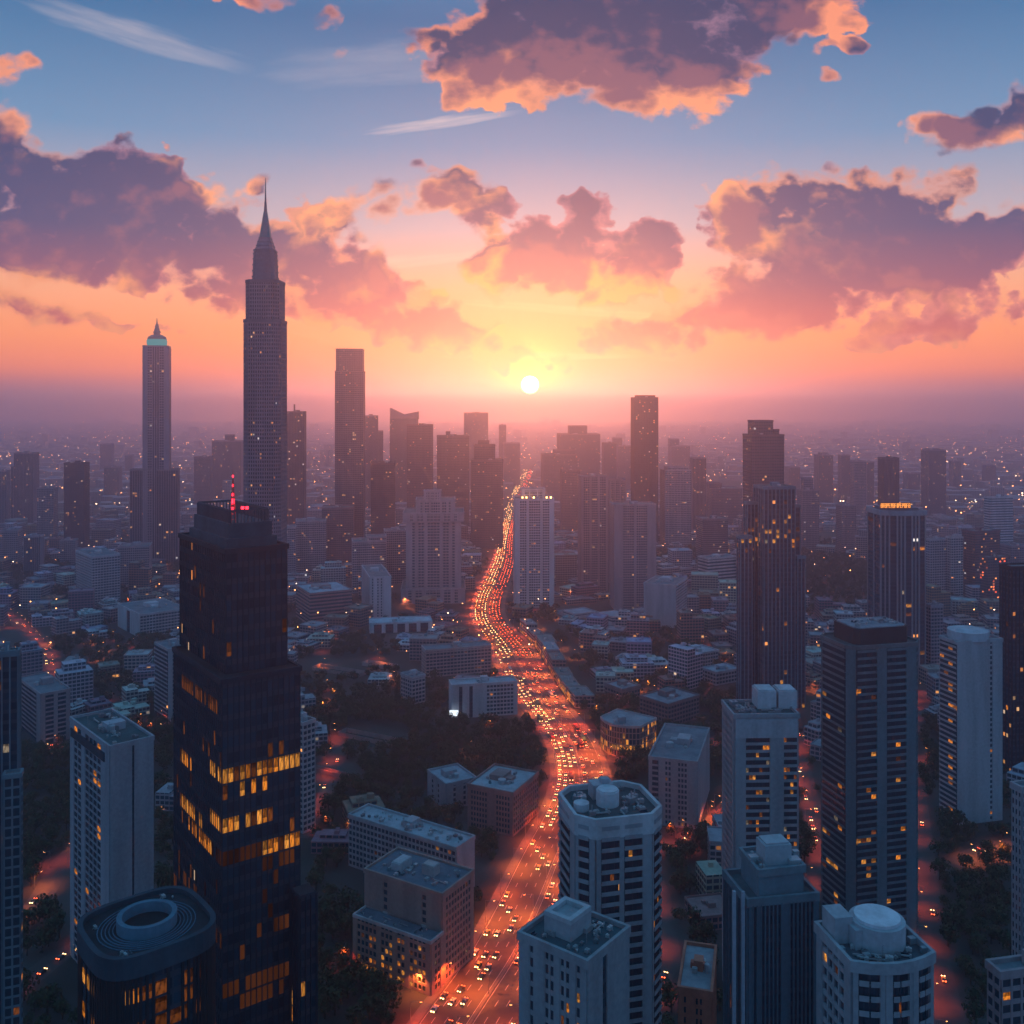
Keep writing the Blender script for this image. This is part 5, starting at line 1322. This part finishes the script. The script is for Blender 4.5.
# ---------------------------------------------------------------- trees
rng = random.Random(8)
def crown_mesh(seed, n=260, rad=5.0, ht=9.0):
    r = random.Random(seed); mb = MB(); lobes = [(r.uniform(-.5, .5) * rad, r.uniform(-.5, .5) * rad, ht * r.uniform(.45, .85), rad * r.uniform(.38, .62)) for _ in range(9)] + [(0, 0, ht * .6, rad * .6)]
    for _ in range(n):
        lx, ly, lz, lr = r.choice(lobes); v = Vector((r.gauss(0, 1), r.gauss(0, 1), r.gauss(0, .8))).normalized() * lr * r.uniform(.7, 1.08)
        p = Vector((lx, ly, lz)) + v; nn = (v + Vector((r.gauss(0, .5), r.gauss(0, .5), r.gauss(0, .5) + .3)) * lr * .6).normalized()
        a = nn.orthogonal().normalized(); b = nn.cross(a); s_ = r.uniform(.45, .95)
        ang = r.uniform(0, 6.28); a, b = a * math.cos(ang) + b * math.sin(ang), b * math.cos(ang) - a * math.sin(ang)
        mb.face([p - a * s_, p - b * s_ * .6 + nn * .15, p + a * s_, p + b * s_ * .7])
    return mb
def trunk_mesh(seed, ht=9.0):
    r = random.Random(seed); mb = MB(); mb.cyl(0, 0, 0, ht * .5, .35, .2, 7)
    for k in range(4):
        a = r.uniform(0, 6.28); q = Vector((math.cos(a), math.sin(a))) ; z0 = ht * r.uniform(.25, .45)
        mb.frustum([(q.x * .1 + .12 * math.cos(t), q.y * .1 + .12 * math.sin(t)) for t in (0, 1.57, 3.14, 4.71)], z0, [(q.x * 2.2 + .05 * math.cos(t), q.y * 2.2 + .05 * math.sin(t)) for t in (0, 1.57, 3.14, 4.71)], z0 + 3)
    return mb
CR = [crown_mesh(s) for s in range(7)]; TRK = [trunk_mesh(s) for s in range(3)]
CRM, TRM = [], []
for mbx in CR: o = mbx.build('crown', M_LEAF); CRM.append(o.data); bpy.data.objects.remove(o)
for mbx in TRK: o = mbx.build('trunk', M_BARK); TRM.append(o.data); bpy.data.objects.remove(o)
spots = []
D = 385.0
while D < 1750:
    step = 8.6 if D < 800 else 12
    x = -.57 * D
    while x < .57 * D:
        jx, jy = x + rng.uniform(-.4, .4) * step, D + rng.uniform(-.4, .4) * step
        if parkness(jx, jy) > (.02 if D < 950 else .20) and rng.random() < .93 and free(jx, jy, 2.6): spots.append((jx, jy, rng.uniform(.65, 1.25)))
        x += step
    D += step
vis = [s for s in spots if not hidden(s[0], s[1], 9 * s[2])]
vis.sort(key=lambda s: -s[2] / s[1])
PLACE = {'left': 'leafy street tree left of the avenue, one of the dark mass among the buildings', 'right': 'leafy street tree right of the avenue, one of the dark mass among the towers'}
for i, (x, y, s_) in enumerate(vis[:290]):
    sd = 'left' if x < avenue(y)[0] else 'right'
    t = thing('street_tree', PLACE[sd], 'tree', (x, y, 0), f'dark trees on the {sd} side of the avenue')
    t.scale = (s_, s_, s_ * rng.uniform(.85, 1.2)); t.rotation_euler = (0, 0, rng.uniform(0, 6.28))
    for nm, me in (('trunk', rng.choice(TRM)), ('crown', rng.choice(CRM))):
        o = bpy.data.objects.new(nm, me); COL.objects.link(o); o.parent = t
mb = MB(); show = set(vis[:290])
for (x, y, s_) in spots:
    if (x, y, s_) in show: continue
    if y < 700 and hidden(x, y, 12) : continue
    src = rng.choice(CR); a = rng.uniform(0, 6.28); c, q = math.cos(a), math.sin(a); n0 = len(mb.v)
    keep = 1 if y < 750 else 2 if y < 1150 else 4
    s2 = s_ * (1.0 if keep == 1 else 1.08)
    for fi in range(0, len(src.f), keep):
        i0 = len(mb.v); g_ = 1.0 if keep == 1 else 1.35 if keep == 2 else 1.9
        pts = [Vector(src.v[k]) for k in src.f[fi]]; ctr = sum(pts, Vector()) / 4
        for p in pts:
            p = ctr + (p - ctr) * g_
            mb.v.append((x + s2 * (c * p.x - q * p.y), y + s2 * (q * p.x + c * p.y), s2 * p.z))
        mb.f.append((i0, i0 + 1, i0 + 2, i0 + 3)); mb.m.append(0); mb.uv += [(0, 0)] * 4
tag(mb.build('woodland', M_LEAF), kind='stuff')

# ---------------------------------------------------------------- street lamps
def lamp_parts(h=11.0):
    pole = MB(); pole.cyl(0, 0, 0, h, .14, .08, 8); pole.box(2.1, 0, h - .1, 4.2, .1, .1)
    head = MB(); head.box(4.2, 0, h - .18, 1.1, .4, .2); lens = MB(); lens.box(4.2, 0, h - .26, .9, .34, .08)
    a = pole.build('pole', M_METAL, None, (.25, .26, .27)); b = head.build('lamp_head', M_METAL, None, (.25, .26, .27)); c = lens.build('lens', M_SODIUM)
    for o in (a, b, c): COL.objects.unlink(o)
    return a, b, c
LP = lamp_parts()
def spot(col, energy, size=2.5, blend=.6):
    l = bpy.data.lights.new('lamp_light', 'SPOT'); l.energy = energy; l.color = col; l.spot_size = size; l.spot_blend = blend; l.shadow_soft_size = .4
    return l
L_AV = spot((1.0, .105, .012), 31000, 2.4); L_FAR = spot((1.0, .10, .022), 75000, 2.5); L_SIDE = spot((1.0, .09, .025), 6000, 2.2); L_GOLD = spot((1.0, .15, .02), 36000, 2.4); L_RED = spot((1.0, .08, .01), 28000, 2.4); L_AMB = spot((1.0, .20, .04), 13000, 2.4)
def street_lamp(x, y, ang, label, group, light, h=1.0):
    t = thing('street_lamp', label, 'street lamp', (x, y, 0), group); t.rotation_euler = (0, 0, ang); t.scale = (h, h, h)
    for i, src in enumerate(LP):
        o = src.copy(); COL.objects.link(o); o.parent = t
        if i == 1: hd = o
        if i == 2: o.parent = hd
    lo = bpy.data.objects.new('lamp_light', light); COL.objects.link(lo); lo.parent = t; lo.location = (4.2, 0, 10.6)
    return t
rng = random.Random(12)
D = 330.0
while D < 2050:  # kerb lamps, their strong red light added for the glow of traffic trails
    c, hw = avenue(D)
    far = D > 1100
    for sd in (-1, 1):
        if far and (int(D) % 2 == 0) == (sd > 0): continue
        street_lamp(c + sd * (hw + 1.2), D + rng.uniform(-2, 2), 0 if sd < 0 else math.pi, f'orange street lamp at the {"left" if sd < 0 else "right"} kerb of the avenue', f'street lamps on the {"left" if sd < 0 else "right"} kerb of the avenue', L_FAR if far else rng.choice((L_AV, L_AV, L_GOLD, L_GOLD, L_RED)))
    D += 27 if D < 700 else 36 if D < 1100 else 42
D = 345.0
while D < 1300:  # median lamps added to brighten the dark middle of the road
    c, hw = avenue(D)
    street_lamp(c, D, math.pi if int(D) % 2 else 0, 'added orange lamp on the median, brightening the middle of the avenue', 'added lamps on the median of the avenue', rng.choice((L_AV, L_GOLD)))
    D += 31 if D < 800 else 40
names = ['far right side road', 'side road at the curved glowing building', 'lane behind the black stepped tower', 'red-lit street by the pinkish apartment block', 'tree-lined street at the left edge', 'lane by the grey stepped block', 'lane below the white balcony tower', 'bottom left lane', 'lane beside the big dark residential tower', 'right edge lane', 'upper left street']
for si, P in enumerate(SS):
    for a, b in zip(P, P[1:]):
        L = (b - a).length; k = max(1, int(L / 22))
        for i in range(k):
            p = a.lerp(b, (i + rng.uniform(.2, .8)) / k)
            if p.y < 360 or abs(p.x / p.y) > .56: continue
            d_ = (b - a).normalized(); n_ = Vector((d_.y, -d_.x)); p = p - n_ * 6
            street_lamp(p.x, p.y, math.atan2(n_.y, n_.x), 'orange street lamp along the ' + names[si], 'street lamps of the ' + names[si], L_SIDE if si not in (4, 9) else L_AMB, .8)
for (px, py) in ((70, 606), (100, 602), (345, 684), (330, 690), (376, 668), (48, 645), (12, 628), (205, 690), (582, 642), (600, 638), (648, 640), (560, 648), (663, 674), (655, 672), (812, 690), (796, 692), (930, 640), (975, 683), (905, 648), (918, 646), (930, 762), (1003, 855), (712, 690), (745, 845), (690, 846), (676, 838), (664, 843), (712, 822), (722, 816), (62, 862), (50, 868), (70, 535), (85, 531), (105, 529), (148, 598), (400, 605), (404, 608), (318, 668), (374, 664), (490, 660), (530, 610), (346, 962), (376, 976), (404, 992), (650, 1000), (330, 832), (350, 838)):
    x, y = ground_at(px, py)
    if not free(x, y, .5): x += 3
    street_lamp(x, y, rng.uniform(0, 6.28), 'orange lamp in a yard between the buildings', 'lamps in yards between the buildings', L_AMB if rng.random() < .5 else L_SIDE, .8)

k = 0
while k < 75:  # randomly placed lamps, added for warm glow among the quarters
    y = rng.uniform(680, 1500); x = rng.uniform(-.52, .52) * y
    if free(x, y, 1.0) and not hidden(x, y, 9):
        street_lamp(x, y, rng.uniform(0, 6.28), 'added orange fill lamp in a back street of the low quarters', 'added fill lamps in the back streets of the low quarters', L_AMB if rng.random() < .6 else L_SIDE, .85); k += 1
# ---------------------------------------------------------------- traffic
def car_parts():
    bm_ = MB()
    prof = [(-2.1, .35), (2.1, .35), (2.15, .75), (1.2, .9), (.5, 1.4), (-1.0, 1.42), (-1.75, .95), (-2.15, .85)]
    n = len(prof); i = len(bm_.v)
    for w in (-.86, .86):
        for (a, z) in prof: bm_.v.append((w * (.82 if z > 1.2 else 1), a, z))
    for k in range(n):
        j = (k + 1) % n; bm_.f.append((i + k, i + j, i + n + j, i + n + k)); bm_.m.append(1 if k in (3, 5) else 0); bm_.uv += [(0, 0)] * 4
    bm_.f.append(tuple(i + k for k in range(n))[::-1]); bm_.m.append(0); bm_.uv += [(0, 0)] * n
    bm_.f.append(tuple(i + n + k for k in range(n))); bm_.m.append(0); bm_.uv += [(0, 0)] * n
    for s_ in (-1, 1):
        for y in (-1.3, 1.3):
            m_ = MB(); j0 = len(bm_.v)
            pts = [(y + .33 * math.cos(t * .7854), .33 + .33 * math.sin(t * .7854)) for t in range(8)]
            for w in (.70, .90): bm_.v += [(s_ * w, a, z) for a, z in pts]
            for k in range(8): bm_.f.append((j0 + k, j0 + (k + 1) % 8, j0 + 8 + (k + 1) % 8, j0 + 8 + k)); bm_.m.append(2); bm_.uv += [(0, 0)] * 4
            bm_.f.append(tuple(j0 + 8 + k for k in range(8))); bm_.m.append(2); bm_.uv += [(0, 0)] * 8
    b = bm_.build('car_body', [M_PAINT, M_GLASS, M_RUBBER]); h = MB(); h.box(0, 0, 0, .5, .28, .3); hd = h.build('headlight', M_HEAD); h = MB(); h.box(0, 0, 0, .5, .28, .28); tl = h.build('tail_light', M_TAIL)
    me = (b.data, hd.data, tl.data)
    for o in (b, hd, tl): bpy.data.objects.remove(o)
    return me
CB, CH, CT = car_parts()
rng = random.Random(14); CARS = []
D = 385.0
LANES_IN, LANES_OUT = (-.86, -.62, -.38, -.16), (.16, .38, .62, .86)
slots = []
for ln in LANES_IN + LANES_OUT:
    D = 372.0 + rng.uniform(0, 8)
    while D < 1000:
        dens_ = .45
        if ln < -.3 and (395 < D < 460): dens_ = .85
        if ln < -.3 and (570 < D < 900): dens_ = .9
        if ln > .8 and D < 520: dens_ = .95
        if rng.random() < dens_ * (.75 if ln > 0 else .8): slots.append((ln, D))
        D += rng.uniform(7, 9.5) if dens_ > .7 else rng.uniform(8, 16)
slots.sort(key=lambda s: s[1])
PAINT = [('white', (.5, .5, .5)), ('silver', (.3, .31, .33)), ('black', (.02, .02, .022)), ('black', (.02, .02, .022)), ('dark grey', (.06, .06, .065)), ('grey', (.12, .125, .13)), ('red', (.35, .03, .025)), ('blue', (.04, .07, .2)), ('yellow', (.6, .38, .04))]
BUS = None
def bus_mesh():
    b = MB(); b.box(0, 0, .45, 2.5, 11, 2.5, 0, 0); b.box(0, 0, 2.95, 2.2, 10.4, .18, 0, 0); b.box(0, -2.5, 3.13, 1.5, 2.2, .22, 0, 0)
    for s_ in (-1, 1):
        for k in range(6): b.box(s_ * 1.255, -4.2 + k * 1.65, 1.55, .04, 1.4, .95, 0, 1)
        for y in (-3.2, 3.4): b.box(s_ * 1.1, y, .0, .3, .95, .9, 0, 2)
    b.box(0, 5.51, 1.3, 2.2, .04, 1.3, 0, 1); b.box(0, -5.51, 1.7, 2.0, .04, .8, 0, 1)
    o = b.build('bus_body', [M_PAINT, M_GLASS, M_RUBBER]); me = o.data; bpy.data.objects.remove(o); return me
BUS = bus_mesh(); LAST = {}; NBUS = 0
for ci, (ln, D) in enumerate(slots):
    c, hw = avenue(D); x = c + ln * hw; dr = avdir(D); ang = math.atan2(dr.y, dr.x) - math.pi / 2 + (math.pi if ln < 0 else 0)
    if hidden(x, D, 1) or D < LAST.get(ln, 0): continue
    if abs(ln) > .3 and rng.random() < .06 and NBUS < 12 and D > LAST.get(ln, 0) + 5:
        LAST[ln] = D + 12; NBUS += 1; o = bpy.data.objects.new('bus', BUS); COL.objects.link(o); bn, bc = rng.choice((('white', (.45, .45, .45)), ('dark red', (.2, .03, .02)), ('pale blue', (.2, .28, .38)), ('green', (.05, .16, .09))))
        yb = D + 4; cb, hb = avenue(yb); o.color = (*bc, 1); o.location = (cb + ln * hb, yb, .03); o.rotation_euler = (0, 0, ang)
        PEND.append((o, f'{bn} city bus ' + ('coming down' if ln < 0 else 'going up') + ' the avenue among the cars', 'bus', f'{bn} buses ' + ('coming down' if ln < 0 else 'going up') + ' the avenue'))
        for nm, me, yy, z in (('headlight', CH, 5.6, .8), ('tail_light', CT, -5.6, .9)):
            for s_ in (-.95, .95):
                l_ = bpy.data.objects.new(nm, me); COL.objects.link(l_); l_.parent = o; l_.location = (s_, yy, z)
        continue
    pn, pc = rng.choice(PAINT)
    if len(CARS) < 240:
        o = bpy.data.objects.new('car', CB); COL.objects.link(o); o.color = (*pc, 1); o.location = (x, D, .03); o.rotation_euler = (0, 0, ang)
        way = 'coming down the avenue' if ln < 0 else 'going up the avenue'
        q = 'in the nearest stretch' if D < 480 else 'short of the bend' if D < 640 else 'past the side road' if D < 840 else 'by the bend'
        lab = f'{pn} car {way} {q}'; PEND.append((o, lab, 'car', lab.replace(' car ', ' cars '))); CARS.append(o)
        for nm, me, yy, z in (('headlight', CH, 2.12, .62), ('tail_light', CT, -2.14, .72)):
            for s_ in (-.58, .58):
                l_ = bpy.data.objects.new(nm, me); COL.objects.link(l_); l_.parent = o; l_.location = (s_, yy, z)
# cars in the side streets
def side_cars():
    for si, P in enumerate(SS):
        for a, b in zip(P, P[1:]):
            L = (b - a).length; d_ = (b - a).normalized(); n_ = Vector((d_.y, -d_.x)); q = rng.uniform(2, 14)
            while q < L:
                for sg in (-1, 1):
                    if rng.random() < .17:
                        p = a + d_ * q + n_ * sg * 2.2
                        if p.y < 365 or hidden(p.x, p.y, 1.5) or len(CARS) > 298: continue
                        pn, pc = rng.choice(PAINT); o = bpy.data.objects.new('car', CB); COL.objects.link(o); o.color = (*pc, 1); o.location = (p.x, p.y, .04)
                        o.rotation_euler = (0, 0, math.atan2(d_.y, d_.x) - math.pi / 2 + (math.pi if sg < 0 else 0))
                        lab = f'{pn} car in the ' + names[si]; PEND.append((o, lab, 'car', lab.replace(' car ', ' cars '))); CARS.append(o)
                        for nm, me, yy, z in (('headlight', CH, 2.12, .62), ('tail_light', CT, -2.14, .72)):
                            for s_ in (-.58, .58):
                                l_ = bpy.data.objects.new(nm, me); COL.objects.link(l_); l_.parent = o; l_.location = (s_, yy, z)
                q += rng.uniform(7, 16)
side_cars()
# alike neighbours are told apart by their order across the view
byl = {}
for e in PEND: byl.setdefault(e[1], []).append(e)
NUM = ['', 'one', 'two', 'three', 'four', 'five', 'six', 'seven', 'eight']; ORD = ['leftmost', 'second from left', 'third from left', 'fourth from left', 'fifth from left', 'sixth from left', 'seventh from left']
for lab, es in byl.items():
    es.sort(key=lambda e: pxof(e[0].location.x, e[0].location.y)); n = len(es)
    for i, (o, l_, cat, grp) in enumerate(es):
        if 1 < n <= 8: l_ = f'{l_}, ' + ('rightmost' if i == n - 1 else ORD[i]) + f' of {NUM[n]}'
        tag(o, l_, cat, grp if n > 1 else None)
# beyond, traffic that nobody could count
mb = MB()
for ln in LANES_IN + LANES_OUT:
    D = 960.0
    while D < 3700:
        c, hw = avenue(D); x = c + ln * hw; dr = avdir(D); ang = math.atan2(dr.y, dr.x) - math.pi / 2
        if rng.random() < (.75 if D < 2100 else .3):
            mb.box(x, D, .35, 1.75, 4.2, .9, ang, 0); mb.box(x, D, 1.25, 1.5, 2.2, .5, ang, 0)
            k = 1.0 + max(0, (D - 900) / 2500)
            mb.box(x - .2, D - 2.3, .6, .8 * k, .3, .45 * k, ang, (1 if rng.random() < .6 else 3) if ln < 0 else 2)
        D += rng.uniform(6, 11) * (1 + D / 6000)
tag(mb.build('distant_traffic', [M_RUBBER, M_HEAD, M_TAIL, M_AMBERL]), kind='stuff')
